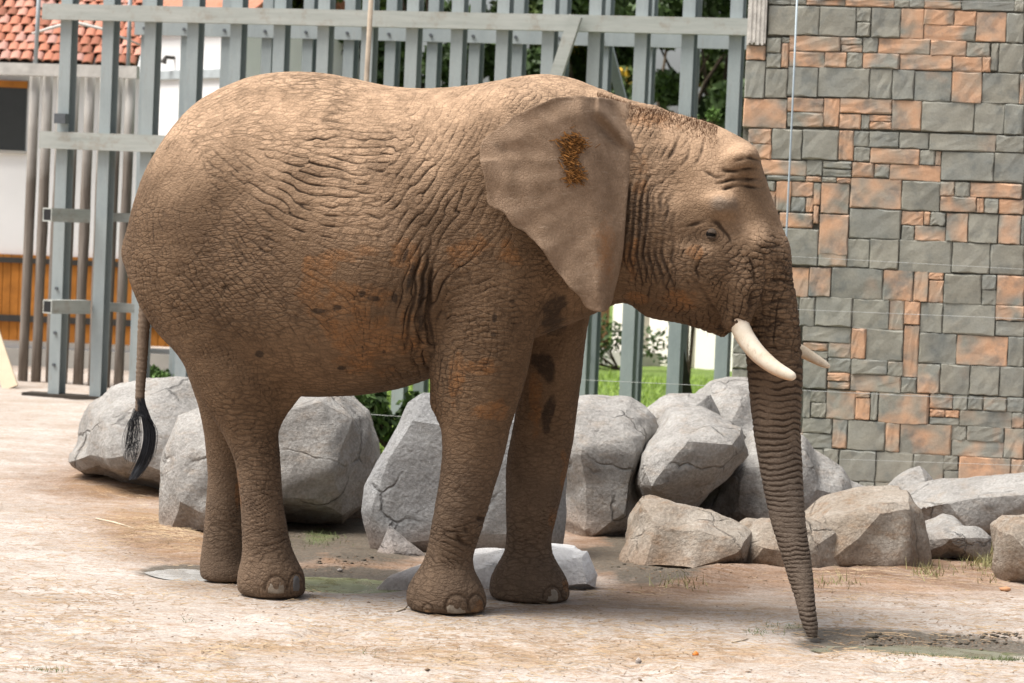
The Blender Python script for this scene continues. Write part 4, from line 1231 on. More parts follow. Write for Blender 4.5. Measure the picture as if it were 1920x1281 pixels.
n.put(off.inputs[0], co); n.put(off.inputs[1], cmb.outputs[0])
oc = off.outputs[0]
g1 = n.noise(oc, 5, 5, 0.6)
base = n.mix(n.ramp(g1, [(0.3, 0), (0.7, 1)]), (0.200, 0.200, 0.175), (0.310, 0.302, 0.255))
base = n.mix(n.math('MULTIPLY', n.ramp(n.noise(oc, 3.2, 3, 0.5), [(0.45, 0), (0.7, 1)]), 0.5), base, (0.200, 0.222, 0.220))
base = n.mix(n.math('MULTIPLY', rnd, 0.25), base, (0.31, 0.28, 0.22))
ti = n.attr('tint', 'OBJECT')
blob_ = n.noise(n.coord((1.0, 1.0, 1.0), vec=oc), 5.2, 2, 0.45, 0.2)
om = n.maprange(n.math('ADD', blob_, n.math('MULTIPLY', ti, 0.36)), 0.60, 0.90)
om = n.math('MULTIPLY', om, n.ramp(ti, [(0.03, 0), (0.3, 1)]))
base = n.mix(n.math('MULTIPLY', om, 0.92), base, n.mix(g1, (0.50, 0.275, 0.165), (0.60, 0.375, 0.235)))
base = n.mix(n.math('MULTIPLY', n.ramp(n.noise(oc, 7.5, 4, 0.6), [(0.52, 0), (0.68, 1)]), 0.55), base, (0.125, 0.140, 0.138))
grit = n.noise(oc, 110, 3, 0.7)
base = n.mix(0.22, base, n.ramp(grit, [(0.3, 0.1), (0.7, 0.9)]), 'SOFT_LIGHT')
base = n.mix(n.ramp(n.noise(oc, 26, 4, 0.7), [(0.62, 0), (0.78, 0.5)]), base, (0.30, 0.28, 0.23))
split = n.node('ShaderNodeTexNoise', {'noise_type': 'RIDGED_MULTIFRACTAL'})
n.put(split.inputs['Vector'], oc); split.inputs['Scale'].default_value = 4.5; split.inputs['Detail'].default_value = 5
h = n.math('ADD', n.math('MULTIPLY', n.noise(oc, 11, 6, 0.65), 0.7), n.math('ADD', n.math('MULTIPLY', grit, 0.10), n.math('MULTIPLY', split.outputs['Fac'], 0.25)))
STONE = n.done(base, 0.88, n.bump(h, 0.010, 0.9), spec=0.2)
MORTAR = simple('wall_mortar', (0.20, 0.195, 0.16), 0.95, 0.1, 0.5, 12, 0.01, 60)
wall = empty('stone_wall', tuple(WP0), 'tall wall of cast stone blocks in grey and orange beside the steel fence', 'wall')
cz = (ZMAX + ZMIN) / 2
mc = WP0 + WDIR * ((SMAX + 1.6) / 2) - WNOR * .30 + np.array([0, 0, cz])
MB().box(mc, WDIR * (SMAX + 1.6) / 2, WNOR * .285, (0, 0, (ZMAX - ZMIN) / 2)).build('mortar_core', MORTAR, wall)
def stone(s0, s1, z0, z1, t, join=False):
    g = .0009
    s0, s1, z0, z1 = s0 + g, s1 - g, z0 + g, z1 - g
    if s1 - s0 < .02 or z1 - z0 < .015: return
    nu, nv = (5, 4) if (s1 - s0) > .1 else (4, 4)
    ch = min(.007, (s1 - s0) * .2, (z1 - z0) * .2)
    S = np.concatenate([[s0], np.linspace(s0 + ch, s1 - ch, nu), [s1]]); Z = np.concatenate([[z0], np.linspace(z0 + ch, z1 - ch, nv), [z1]])
    dep = RNG.uniform(.000, .010)
    V = []
    tilt = RNG.uniform(-.05, .05, 2)
    for j, z in enumerate(Z):
        for i, s in enumerate(S):
            rim = i in (0, len(S) - 1) or j in (0, len(Z) - 1)
            d = (.0125 if rim else .016 + RNG.uniform(-.0028, .0028)) + dep * (not rim) + (0 if rim else (tilt[0] * (s - (s0 + s1) / 2) + tilt[1] * (z - (z0 + z1) / 2)))
            js, jz = (RNG.uniform(-.0025, .0025, 2) if rim else RNG.uniform(-.008, .008, 2))
            V.append(WP0 + WDIR * (s + js) + WNOR * d + np.array([0, 0, z + jz]))
    nS, nZ = len(S), len(Z)
    Fc = [(j * nS + i, j * nS + i + 1, (j + 1) * nS + i + 1, (j + 1) * nS + i) for j in range(nZ - 1) for i in range(nS - 1)]
    # returns into the joint
    ring = [i for i in range(nS)] + [j * nS + nS - 1 for j in range(1, nZ)] + [(nZ - 1) * nS + i for i in range(nS - 2, -1, -1)] + [j * nS for j in range(nZ - 2, 0, -1)]
    b = len(V)
    V += [np.array(V[r]) - WNOR * .05 for r in ring]
    m = len(ring)
    Fc += [(ring[k], b + k, b + (k + 1) % m, ring[(k + 1) % m]) for k in range(m)]
    if join:
        rest.add(V, Fc); return
    o = mesh_obj('stone', V, Fc, STONE, wall, False)
    o['tint'] = float(t)
    return o
rest = MB()                                # courses above and beside the frame, joined
for k_, s in enumerate(stones):
    c_ = project([WP0 + WDIR * (s[0] + s[1]) / 2 + UPV * (s[2] + s[3]) / 2])
    stone(*s, join=(k_ >= n_read and not (1350 < c_[0][0] < 1925 and -5 < c_[1][0] < 960)))
if rest.v:
    ro = rest.build('stone_courses', STONE, wall)
    ro['kind'] = 'stuff'; ro['tint'] = 0.15
# pale ribbed plaster patch at the wall's top corner
PLAST = simple('pale_plaster', (0.66, 0.63, 0.58), 0.9, 0.15, 0.35, 14, 0.006, 70)
mb = MB()
s0, z1 = wall_sz(1388, -30); s1, z0 = wall_sz(1436, 84)
s0 = max(s0, .005)
for k in range(9):
    a = s0 + (s1 - s0) * (k + .5) / 9
    w = (s1 - s0) / 9 / 2
    mb.box(WP0 + WDIR * a + WNOR * (.034 + (.006 if k % 2 else 0)) + np.array([0, 0, (z0 + z1) / 2 + RNG.uniform(-.01, .01)]), WDIR * w, WNOR * .012, (0, 0, (z1 - z0) / 2))
mb.build('plaster_patch', PLAST, wall)['label'] = 'pale ribbed plaster patch at the top corner'

# ------------------------------------------------------------------ boulders
def facet_noise(P, scale, seed):
    """continuous piecewise-flat relief: folded planes in random directions"""
    rs = np.random.RandomState(seed)
    h = np.zeros(len(P))
    for k in range(5):
        d = rs.normal(size=3); d /= np.linalg.norm(d)
        t = (P @ d) * scale * rs.uniform(.6, 1.3) + rs.rand() * 7
        f = np.abs(t - np.floor(t) - .5) * 2
        h = np.maximum(h, f - .25 * rs.rand()) if k % 2 else h + .35 * f
    return h - .55
def rock_material(name, c0, c1, stain, streak=0.3):
    n = NT(name)
    co = n.node('ShaderNodeTexCoord').outputs['Object']
    a = n.noise(co, 3.0, 6, 0.62, 0.3)
    b = n.noise(n.coord((1, 1, 2.5), (0.5, 0.3, 0), vec=co), 7, 6, 0.7)
    c = n.noise(co, 55, 4, 0.7)
    col = n.mix(n.ramp(a, [(0.3, 0), (0.7, 1)]), c0, c1)
    col = n.mix(n.math('MULTIPLY', n.ramp(b, [(0.5, 0), (0.72, 1)]), streak), col, stain)
    col = n.mix(n.math('MULTIPLY', n.ramp(n.noise(co, 12, 5, 0.75), [(0.56, 0), (0.70, 1)]), 0.35), col, tuple(q * 0.5 for q in c0))
    zz = n.node('ShaderNodeSeparateXYZ'); n.put(zz.inputs[0], n.node('ShaderNodeNewGeometry').outputs['Position'])
    low = n.math('MULTIPLY', n.maprange(n.math('ADD', zz.outputs[2], n.math('MULTIPLY', a, 0.25)), 0.30, 0.12), 0.55)   # splashed earth
    col = n.mix(low, col, (0.24, 0.155, 0.10))
    wv = n.mix(0.22, co, n.node('ShaderNodeTexNoise', Scale=3.0, Detail=5.0).outputs['Color'])
    ck = n.ramp(n.voro(wv, 2.3), [(0.0, 1.0), (0.022, 0.0)])
    ck = n.math('MULTIPLY', ck, n.ramp(n.noise(co, 4, 2), [(0.45, 0), (0.6, 1)]))
    col = n.mix(n.math('MULTIPLY', ck, 0.6), col, tuple(q * 0.35 for q in c0))
    col = n.mix(n.math('MULTIPLY', n.ramp(n.noise(co, 30, 5, 0.8), [(0.55, 0), (0.70, 1)]), 0.4), col, tuple(min(.8, q * 1.35) for q in c1))
    col = n.mix(0.45, col, n.ramp(c, [(0.3, 0.1), (0.7, 0.9)]), 'SOFT_LIGHT')
    h = n.math('ADD', n.noise(co, 14, 7, 0.75), n.math('SUBTRACT', n.math('MULTIPLY', c, 0.25), n.math('MULTIPLY', ck, 0.6)))
    return n.done(col, 0.9, n.bump(h, 0.03, 0.85), spec=0.18)
ROCK = rock_material('boulder_grey', (0.216, 0.204, 0.188), (0.368, 0.352, 0.328), (0.264, 0.192, 0.128), .45)
ROCKS = rock_material('boulder_slate', (0.216, 0.216, 0.216), (0.296, 0.296, 0.292), (0.240, 0.224, 0.200), .3)
ROCKT = rock_material('boulder_tan', (0.216, 0.172, 0.128), (0.344, 0.308, 0.264), (0.216, 0.136, 0.080), .8)
ROCKW = rock_material('boulder_white', (0.66, 0.65, 0.63), (0.82, 0.81, 0.80), (0.42, 0.36, 0.29), .2) if True else rock_material('x', (0.464, 0.448, 0.424), (0.624, 0.616, 0.600), (0.360, 0.304, 0.240), .25)
def rock(outline, D, t, ridge, mat, label, seed, rough=1.0, bev=.025, name='boulder'):
    """outline in pixels at depth D, ridge points (px, py, depth offset) shape the facing side, t = thickness behind"""
    pts = [at_depth(x, y, D) for x, y in outline]
    c = np.mean(pts, 0)
    pts += [np.array([c[0] + (p[0] - c[0]) * .8, p[1] + t, c[2] + (p[2] - c[2]) * .82]) for p in pts]
    pts += [at_depth(x, y, D + d) for x, y, d in ridge]
    bm = bmesh.new()
    vs_ = [bm.verts.new(p) for p in pts]
    r = bmesh.ops.convex_hull(bm, input=vs_)
    bmesh.ops.delete(bm, geom=list({g for g in r['geom_interior'] + r['geom_unused'] if isinstance(g, bmesh.types.BMVert)}), context='VERTS')
    bmesh.ops.dissolve_limit(bm, angle_limit=math.radians(6), verts=bm.verts[:], edges=bm.edges[:])
    bmesh.ops.triangulate(bm, faces=bm.faces[:])
    for _ in range(9):
        es = [e for e in bm.edges if e.calc_length() > .028]
        if not es: break
        bmesh.ops.subdivide_edges(bm, edges=es, cuts=1)
        bmesh.ops.triangulate(bm, faces=[f for f in bm.faces if len(f.verts) > 3])
    bm.normal_update()
    V = np.array([tuple(v.co) for v in bm.verts]); N = np.array([tuple(v.normal) for v in bm.verts])
    Fc = [tuple(v.index for v in f.verts) for f in bm.faces] if False else None
    bm.verts.index_update()
    Fc = np.array([[v.index for v in f.verts] for f in bm.faces])
    bm.free()
    d = 0.105 * facet_noise(V + .020 * np.stack([fbm(V, 3, 2, seed + 1), fbm(V, 3, 2, seed + 2), fbm(V, 3, 2, seed + 3)], 1), 1.5, seed) + .022 * facet_noise(V, 4.5, seed + 50) + .012 * fbm(V, 3.0, 3, seed + 5) + .007 * fbm(V, 14, 4, seed + 6)
    V = V + N * (d * rough)[:, None]
    base = np.array([c[0], D + t / 2, 0.0])
    o = mesh_obj(name, V, Fc, mat, None, True, base)
    o.data.set_sharp_from_angle(angle=math.radians(27))
    return tag(o, label, 'boulder', 'boulders along the back of the enclosure')
B = rock
B([(128, 868), (150, 822), (172, 775), (228, 738), (330, 728), (400, 738), (420, 830), (400, 930), (280, 915), (150, 885)], 18.0, .9,
  [(200, 790, -.25), (300, 760, -.2), (370, 800, -.3), (240, 850, -.45), (330, 880, -.4), (180, 850, -.25)], ROCK, 'broad pale boulder with slanting ledges behind the elephant tail', 1)
B([(312, 1010), (318, 930), (326, 850), (348, 792), (400, 772), (450, 800), (470, 900), (460, 1010)], 15.9, .7,
  [(350, 860, -.2), (345, 940, -.3), (400, 850, -.25), (420, 980, -.3), (330, 990, -.2)], ROCK, 'grey boulder directly behind the hind legs', 2)
B([(440, 800), (520, 762), (560, 747), (640, 740), (682, 782), (702, 835), (708, 885), (690, 935), (640, 978), (560, 935), (470, 950)], 16.3, .9,
  [(500, 800, -.35), (600, 765, -.35), (655, 790, -.30), (618, 880, -.45), (590, 930, -.40), (500, 920, -.4), (640, 960, -.25)], ROCK, 'large pale boulder with dark right side below the belly', 3, .7)
B([(530, 960), (600, 940), (690, 930), (712, 1010), (690, 1062), (560, 1050), (520, 1010)], 16.9, .6, [(620, 990, -.1), (660, 1020, -.15)], ROCKT, 'low earthy boulder propping up the large pale boulder', 4)
B([(768, 758), (795, 742), (850, 742), (960, 760), (1040, 790), (1062, 850), (1060, 960), (1045, 1050), (900, 1060), (790, 1070), (740, 1062), (702, 1035), (686, 960), (690, 915), (715, 862), (745, 805)], 15.25, .45,
  [(775, 790, -.10), (735, 860, -.10), (702, 955, -.09), (730, 1020, -.12), (840, 800, -.12), (900, 1000, -.14), (1000, 900, -.13), (1030, 1000, -.1)], ROCKS, 'flat upright slate grey slab behind the front legs', 5, .28, .018)
B([(700, 1068), (715, 1020), (728, 985), (790, 1045), (800, 1072)], 15.0, .25, [(740, 1040, -.08)], ROCKS, 'small grey wedge leaning on the slate slab', 6, .4, .012)
B([(1050, 760), (1105, 746), (1180, 754), (1214, 790), (1220, 840), (1200, 880), (1215, 1010), (1130, 1020), (1050, 1010), (1040, 880)], 16.7, .8,
  [(1090, 780, -.25), (1160, 800, -.3), (1100, 845, -.42), (1180, 850, -.38), (1105, 1000, -.35), (1165, 960, -.42)], ROCK, 'tall blocky boulder with a ridged top right of the front legs', 7, .8)
B([(1190, 905), (1197, 862), (1212, 832), (1262, 778), (1330, 775), (1385, 805), (1392, 850), (1350, 895), (1290, 955), (1220, 942)], 16.5, .75,
  [(1215, 850, -.25), (1330, 800, -.2), (1230, 905, -.42), (1290, 835, -.40), (1370, 835, -.35), (1345, 880, -.3)], ROCK, 'angular boulder perched over the dark gap in the rocks', 8, .6)
B([(1218, 790), (1262, 755), (1325, 750), (1345, 800), (1335, 860), (1240, 860)], 17.4, .6, [(1280, 790, -.2)], ROCK, 'rounded boulder tucked behind the perched boulder', 9)
B([(1315, 770), (1350, 742), (1410, 730), (1450, 760), (1450, 860), (1400, 900), (1330, 860)], 17.6, .7, [(1370, 790, -.25), (1410, 830, -.25)], ROCK, 'pale boulder topping the pile beside the trunk', 10)
B([(1300, 990), (1335, 930), (1372, 868), (1420, 826), (1495, 836), (1545, 872), (1630, 950), (1600, 1000), (1440, 1010), (1340, 1010)], 17.0, .7,
  [(1400, 880, -.3), (1380, 960, -.3), (1480, 870, -.25), (1520, 920, -.3), (1450, 980, -.35)], ROCK, 'large sloping boulder behind the trunk against the stone wall', 11)
B([(1182, 1062), (1195, 1000), (1212, 957), (1252, 958), (1330, 974), (1392, 1006), (1388, 1050), (1340, 1085), (1220, 1100)], 15.1, .6,
  [(1230, 985, -.15), (1310, 1000, -.2), (1210, 1060, -.25), (1300, 1065, -.3), (1370, 1030, -.2)], ROCKT, 'low sloping boulder half sunk in reddish earth', 12, .8)
B([(1406, 1070), (1412, 1020), (1436, 995), (1500, 985), (1545, 1010), (1548, 1090), (1440, 1098)], 15.15, .45, [(1440, 1030, -.15), (1500, 1040, -.2)], ROCKT, 'small dark boulder right behind the lower trunk', 13)
B([(1505, 1000), (1560, 962), (1640, 942), (1702, 934), (1718, 962), (1732, 1030), (1740, 1090), (1560, 1105), (1510, 1090)], 15.4, .75,
  [(1540, 985, -.15), (1650, 965, -.25), (1700, 960, -.15), (1560, 1050, -.3), (1690, 1060, -.25), (1610, 1010, -.3)], ROCKT, 'big tan boulder with a flat pale top right of the trunk', 14, .7)
B([(1700, 950), (1780, 924), (1860, 916), (1980, 902), (1990, 1000), (1860, 1012), (1730, 1000)], 16.7, .7,
  [(1780, 945, -.2), (1850, 940, -.25), (1950, 930, -.25), (1820, 990, -.25), (1930, 980, -.2)], ROCK, 'long grey ledge of rock in front of the stone wall', 15, .8)
B([(1640, 960), (1690, 905), (1722, 886), (1748, 918), (1740, 965)], 17.6, .3, [(1700, 920, -.1), (1730, 920, -.12)], ROCK, 'small tilted rock poking up between ledge and wall', 16, .6)
B([(1715, 1015), (1735, 1000), (1800, 998), (1842, 1016), (1835, 1040), (1770, 1035), (1720, 1040)], 15.9, .35, [(1780, 1012, -.12)], ROCK, 'low whitish rock below the grey ledge', 17, .9)
B([(1886, 1000), (1905, 985), (1960, 988), (1965, 1080), (1890, 1068)], 15.0, .4, [(1905, 1010, -.12), (1940, 1050, -.15)], ROCKT, 'brown block of rock beside the dry weeds', 18)
B([(1385, 1000), (1405, 985), (1430, 990), (1440, 1015), (1400, 1020)], 15.7, .2, [(1410, 1000, -.05)], ROCKT, 'small reddish stone wedged behind the dark boulder', 19, .5)
B([(705, 1130), (745, 1095), (790, 1072), (870, 1046), (930, 1038), (1100, 1035), (1122, 1078), (1118, 1104), (1000, 1112), (880, 1122), (790, 1135)], 13.95, .35,
  [(712, 1108, -.22), (730, 1090, -.20), (760, 1078, -.14), (735, 1112, -.22), (820, 1092, -.16), (900, 1068, -.10), (1040, 1048, -.06), (1090, 1046, -.05), (1100, 1095, -.12), (960, 1100, -.16), (780, 1120, -.2)], ROCKW, 'low white slab of rock lying between the front feet', 20, .45, .015)
# ------------------------------------------------------------------ steel fence (two rows of beams)
n = NT('galvanised_steel')
co = n.node('ShaderNodeTexCoord').outputs['Object']
rnd = n.node('ShaderNodeObjectInfo').outputs['Random']
a = n.noise(n.coord((2, 2, 0.5), vec=co), 3, 5, 0.65)
col = n.mix(n.ramp(a, [(0.3, 0), (0.7, 1)]), (0.236, 0.276, 0.286), (0.336, 0.376, 0.376))
col = n.mix(n.math('MULTIPLY', rnd, 0.35), col, (0.361, 0.381, 0.366))
col = n.mix(n.ramp(n.noise(n.coord((6, 6, 0.8), vec=co), 4, 5, 0.75), [(0.6, 0), (0.78, 0.6)]), col, (0.241, 0.171, 0.105))
col = n.mix(0.15, col, n.noise(co, 60, 3, 0.6), 'SOFT_LIGHT')
STEEL = n.done(col, 0.55, n.bump(n.noise(co, 30, 4), 0.002, 0.5), spec=0.4, metal=0.15)
n = NT('weathered_rail')
co = n.node('ShaderNodeTexCoord').outputs['Object']
col = n.mix(n.ramp(n.noise(n.coord((0.5, 0.5, 6), vec=co), 3, 5, 0.7), [(0.3, 0), (0.7, 1)]), (0.301, 0.321, 0.296), (0.421, 0.431, 0.401))
col = n.mix(n.ramp(n.noise(co, 5, 6, 0.75), [(0.52, 0), (0.72, 0.6)]), col, (0.221, 0.151, 0.090))
RAILM = n.done(col, 0.6, n.bump(n.noise(co, 40, 4), 0.002, 0.5), spec=0.35, metal=0.1)
BLACK = simple('hollow_black', (0.015, 0.015, 0.016), 0.6, 0.3)
BOLT = simple('bolt_steel', (0.10, 0.11, 0.12), 0.5, 0.4, .3, 30)
FANG = math.radians(15.7)
FD = np.array([math.cos(FANG), -math.sin(FANG), 0.0]); FN = np.array([-math.sin(FANG), -math.cos(FANG), 0.0])
FP0 = on_ground(98, 744); 
def f_s(px, py, back=0.0):
    q = on_plane(px, py, FP0 - FN * back, FN) - FP0
    return q @ FD, q[2]
def beam_profile(w, d, t):                # H section: flange width w along fence, depth d, wall t; (x along fence, y towards viewer)
    return [(-w, -d), (w, -d), (w, -d + t), (t / 2, -d + t), (t / 2, d - t), (w, d - t), (w, d), (-w, d), (-w, d - t), (-t / 2, d - t), (-t / 2, -d + t), (-w, -d + t)]
def extrude(prof, a, ax, ay, vec):
    V = [a + x * ax + y * ay for x, y in prof] + [a + vec + x * ax + y * ay for x, y in prof]
    m = len(prof)
    Fc = [(i, (i + 1) % m, (i + 1) % m + m, i + m) for i in range(m)] + [tuple(range(m))[::-1], tuple(range(m, 2 * m))]
    return V, Fc
def post_mesh(name, w, d, t, h):
    V, Fc = extrude(beam_profile(w, d, t), np.zeros(3), FD, FN, np.array([0, 0, h]))
    me = bpy.data.meshes.new(name)
    me.from_pydata([tuple(v) for v in V], [], Fc); me.update()
    me.materials.append(STEEL)
    return me
PMA = post_mesh('post_front', .055, .075, .010, 4.25)
PMB = post_mesh('post_back', .052, .080, .012, 4.25)
BOLTM = bpy.data.meshes.new('bolt')
_b = MB().tube([(0, 0, 0), tuple(FN * .018)], .016, 6); BOLTM.from_pydata(_b.v, [], _b.f); BOLTM.materials.append(BOLT)
def place(me, name, pos, parent):
    o = bpy.data.objects.new(name, me)
    link(o, parent)
    o.location = Vector(np.asarray(pos, float) - bpy_pos[parent.name])
    return o
def rail(parent, s0, s1, z, hh, back, dd, mat, name='rail', zslope=0.0):
    """channel rail with lips, s along the fence, centre height z, half height hh"""
    prof = [(-hh, 0), (hh, 0), (hh, dd), (hh - .012, dd), (hh - .012, .010), (-hh + .012, .010), (-hh + .012, dd), (-hh, dd)]
    a = FP0 + FD * s0 + np.array([0, 0, z]) - FN * back
    V, Fc = extrude(prof, a, np.array([0, 0, 1.0]), -FN, FD * (s1 - s0))
    return MB().add(V, Fc).build(name, mat, parent)
THR = simple('dark_threshold', (0.07, 0.06, 0.05), .9, .1, .4, 6)
ff_ = empty('steel_fence', tuple(FP0), 'grey steel beam fence with heavy rails, front row behind the elephant', 'fence')
s_end = f_s(1430, 400)[0]
sA0 = f_s(118, 44)[0] - 0.0
sp = (f_s(1190 / 1.92 + 462, 100)[0] - f_s(117, 100)[0]) / 12.0
k = 0
s = f_s(118, 400)[0]
s1p = f_s(202, 400)[0]
sp = .4175
while s < s_end:
    place(PMA, 'post', FP0 + FD * s + np.array([0, 0, -.05]), ff_)
    s += sp
zt = f_s(700, 46)[1]
zl = f_s(95, 24)[1]; zr = f_s(1380, 52)[1]
rail(ff_, f_s(92, 24)[0], s_end, (zl + zr) / 2, .072, -.150, .075, RAILM)
zm = f_s(200, 267)[1]
rail(ff_, f_s(86, 267)[0], s_end, zm, .078, -.150, .075, RAILM)
for py in (407, 577):
    z_ = f_s(200, py)[1]
    rail(ff_, f_s(188, py)[0], f_s(520, py)[0], z_, .042, .145, .05, RAILM)
    # open square tube that bolts the gate, its hollow end turned to the viewer
    e0 = FP0 + FD * f_s(132, py)[0] + FN * .50 + np.array([0, 0, z_])
    e1 = FP0 + FD * f_s(168, py)[0] + FN * .08 + np.array([0, 0, z_])
    d = (e1 - e0); L = np.linalg.norm(d); d /= L
    sd_ = np.cross(d, UPV)
    lb = MB()
    for q, hw, hh in ((sd_ * .056, .006, .062), (-sd_ * .056, .006, .062)):
        lb.box((e0 + e1) / 2 + q, d * L / 2, sd_ * hw, UPV * hh)
    for q in (.056, -.056):
        lb.box((e0 + e1) / 2 + UPV * q, d * L / 2, sd_ * .05, UPV * .006)
    lo = lb.build('lock_bar', RAILM, ff_)
    inner = MB().box(e0 + d * .008, d * .006, sd_ * .0495, UPV * .0495)  # dark plate stands in for the shade inside the open tube
    ib = inner.build('hollow_shade', BLACK, lo)
MB().box(FP0 + FD * .9 + FN * .02 + UPV * .012, FD * 1.15, FN * .11, UPV * .022).build('threshold', THR, ff_)
z_ = f_s(130, 224)[1]
e0 = FP0 + FD * f_s(128, 224)[0] + FN * .14 + np.array([0, 0, z_])
MB().box(e0, FD * .055, FN * .05, UPV * .045).build('hinge_block', BOLT, ff_)
for py in (540, 623, 683):                # bolts on the first post
    ss, z_ = f_s(97, py)
    place(BOLTM, 'bolt', FP0 + FD * f_s(118, 400)[0] + FN * .075 + np.array([0, 0, z_]), ff_)
# slanting brace
def bar(parent, p0, p1, w, d, mat, name, nrm=FN):
    p0, p1 = np.asarray(p0), np.asarray(p1)
    v = p1 - p0; L = np.linalg.norm(v); v /= L
    sd_ = np.cross(v, nrm); sd_ /= np.linalg.norm(sd_)
    return MB().box((p0 + p1) / 2, v * L / 2, sd_ * w, np.cross(sd_, v) * d).build(name, mat, parent)
def fpt(px, py, back): return on_plane(px, py, FP0 - FN * back, FN)
bar(ff_, fpt(1080, 30, -.23), fpt(985, 320, -.23), .055, .03, RAILM, 'brace')
fb = empty('steel_fence', tuple(FP0 - FN * 1.65), 'second row of grey steel beams close behind the heavy railed fence', 'fence')
s = f_s(268, 400, 1.65)[0]
s_endb = f_s(1440, 400, 1.65)[0]
j = 0
zb = f_s(900, 70, 1.65)[1]
while s < s_endb:
    P = FP0 + FD * s - FN * 1.65
    place(PMB, 'post', P + np.array([0, 0, -.05]), fb)
    place(BOLTM, 'bolt', P + FN * .130 + np.array([0, 0, zb]), fb)
    for py in ((582, 665, 741) if j % 1 == 0 and s > f_s(1090, 600, 1.65)[0] else ()):
        place(BOLTM, 'bolt', P + FN * .080 - FD * .02 + np.array([0, 0, f_s(1150, py, 1.65)[1]]), fb)
    s += sp; j += 1
rail(fb, f_s(262, 60, 1.65)[0], s_endb, zb, .062, 1.65 - .130, .045, STEEL)
bar(fb, fpt(1133, 60, 1.9), fpt(1180, 240, 2.3), .045, .03, STEEL, 'brace')
DARKW = simple('dark_timber', (0.045, 0.045, 0.038), 0.8, 0.2, .4, 9)
pr = empty('timber_prop', tuple(on_ground(1296, 790)), 'dark slanting timber prop behind the steel beams on the lawn', 'post')
q0 = on_ground(1300, 800); bar(pr, q0, at_depth(1262, 600, q0[1] - .5), .045, .045, DARKW, 'beam', np.array([0, -1.0, 0]))

# thin wooden pole in front of the fence
POLEW = simple('pole_wood', (0.36, 0.29, 0.22), 0.85, 0.2, .4, 6, .004, 40)
pp0 = on_ground(648, 850); pz = at_depth(699, -60, pp0[1])
pole = MB().tube([pp0 - UPV * .05, pp0 * .5 + pz * .5, pz], [.024, .021, .018], 8).build('wooden_pole', POLEW, None, True, pp0)
tag(pole, 'thin upright brown wooden pole in front of the steel fence', 'pole')

# electric wires in front of rocks, fence and wall
WIREM = simple('wire_pale', (0.42, 0.43, 0.41), 0.4, 0.5, .2, 3)
def wire(name, pts, D0, D1, r, label, group='electric wires strung across the enclosure'):
    n_ = len(pts)
    Q = [at_depth(x, y, D0 + (D1 - D0) * i / (n_ - 1)) for i, (x, y) in enumerate(pts)]
    o = MB().tube(Q, r, 5).build(name, WIREM, None, True, Q[0])
    return tag(o, label, 'wire', group)
wire('fence_wire', [(560, 765), (690, 777), (780, 783), (1083, 703 + 9), (1403, 727), (1700, 742), (1960, 752)], 18.9, 18.4, .0016, 'thin electric wire passing just above the boulder tops')
wire('fence_wire', [(300, 500), (900, 540), (1147, 561), (1505, 581), (1920, 598), (1970, 601)], 18.9, 18.4, .0014, 'thin electric wire at tusk height across the stone wall')
wire('fence_wire', [(300, 410), (900, 445), (1483, 481), (1920, 505), (1970, 508)], 18.9, 18.4, .0012, 'thin electric wire at eye height across the stone wall')
wire('fence_wire', [(1573, 861), (1920, 873), (1970, 875)], 18.6, 18.4, .0012, 'thin electric wire low over the rocks at the wall foot')
wire('fence_wire', [(1440, -10), (1738, 2), (1920, 6), (1970, 8)], 18.6, 18.4, .0012, 'thin electric wire high on the stone wall')
cw = [at_depth(1497, -60, 18.8), at_depth(1486, 200, 18.8), at_depth(1473, 470, 18.8), at_depth(1455, 870, 18.8)]
CABLE = simple('cable_blue_grey', (0.36, 0.43, 0.47), 0.45, 0.5, .15, 3)
cb = MB().tube(cw, .0065, 8).build('steel_cable', CABLE, None, True, cw[-1])
tag(cb, 'upright blue grey steel cable hanging in front of the stone wall', 'cable')

# ------------------------------------------------------------------ log palisade, house, white house
LOGM = NT('weathered_log')
co = LOGM.node('ShaderNodeTexCoord').outputs['Object']
rnd = LOGM.node('ShaderNodeObjectInfo').outputs['Random']
zz = LOGM.node('ShaderNodeSeparateXYZ'); LOGM.put(zz.inputs[0], co)
c_ = LOGM.mix(LOGM.ramp(LOGM.noise(LOGM.coord((12, 12, 0.7), vec=co), 2, 5, 0.7), [(0.3, 0), (0.7, 1)]), (0.105, 0.085, 0.07), (0.25, 0.22, 0.19))
wv = LOGM.maprange(LOGM.math('ADD', zz.outputs[2], LOGM.math('MULTIPLY', LOGM.noise(co, 2, 3), 1.2)), 2.6, 3.6)   # upper ends painted pale as if sunlit
c_ = LOGM.mix(LOGM.math('MULTIPLY', wv, 0.8), c_, (0.62, 0.60, 0.56))
LOGM = LOGM.done(c_, 0.9, LOGM.bump(LOGM.noise(LOGM.coord((20, 20, 1), vec=co), 3, 4), .01, .6), spec=.15)
LP0 = on_ground(150, 722)
pal = empty('log_palisade', tuple(LP0), 'weathered log palisade with a pale top beam behind the gate', 'fence')
rs = np.random.RandomState(4)
for cx in (66, 91, 117, 141, 170, 197, 221, 246):
    p0 = on_plane(cx - 24, 722, LP0, FN); p0[2] = -.05
    p1 = on_plane(cx, 138 + rs.uniform(-3, 6), LP0, FN)
    p1 = p0 + (p1 - p0) * np.array([1, 1, 1])
    nseg = 7
    Q = [p0 + (p1 - p0) * i / (nseg - 1) + np.array([rs.normal() * .002, 0, 0]) for i in range(nseg)]
    mesh_o = MB().tube(Q, [(.050 + rs.normal() * .002) for _ in Q], 10).build('log', LOGM, pal, True)
tb0, tb1 = on_plane(-60, 129, LP0 + FN * .10, FN), on_plane(259, 134, LP0 + FN * .10, FN)
tb1[2] = tb0[2] = (tb0[2] + tb1[2]) / 2
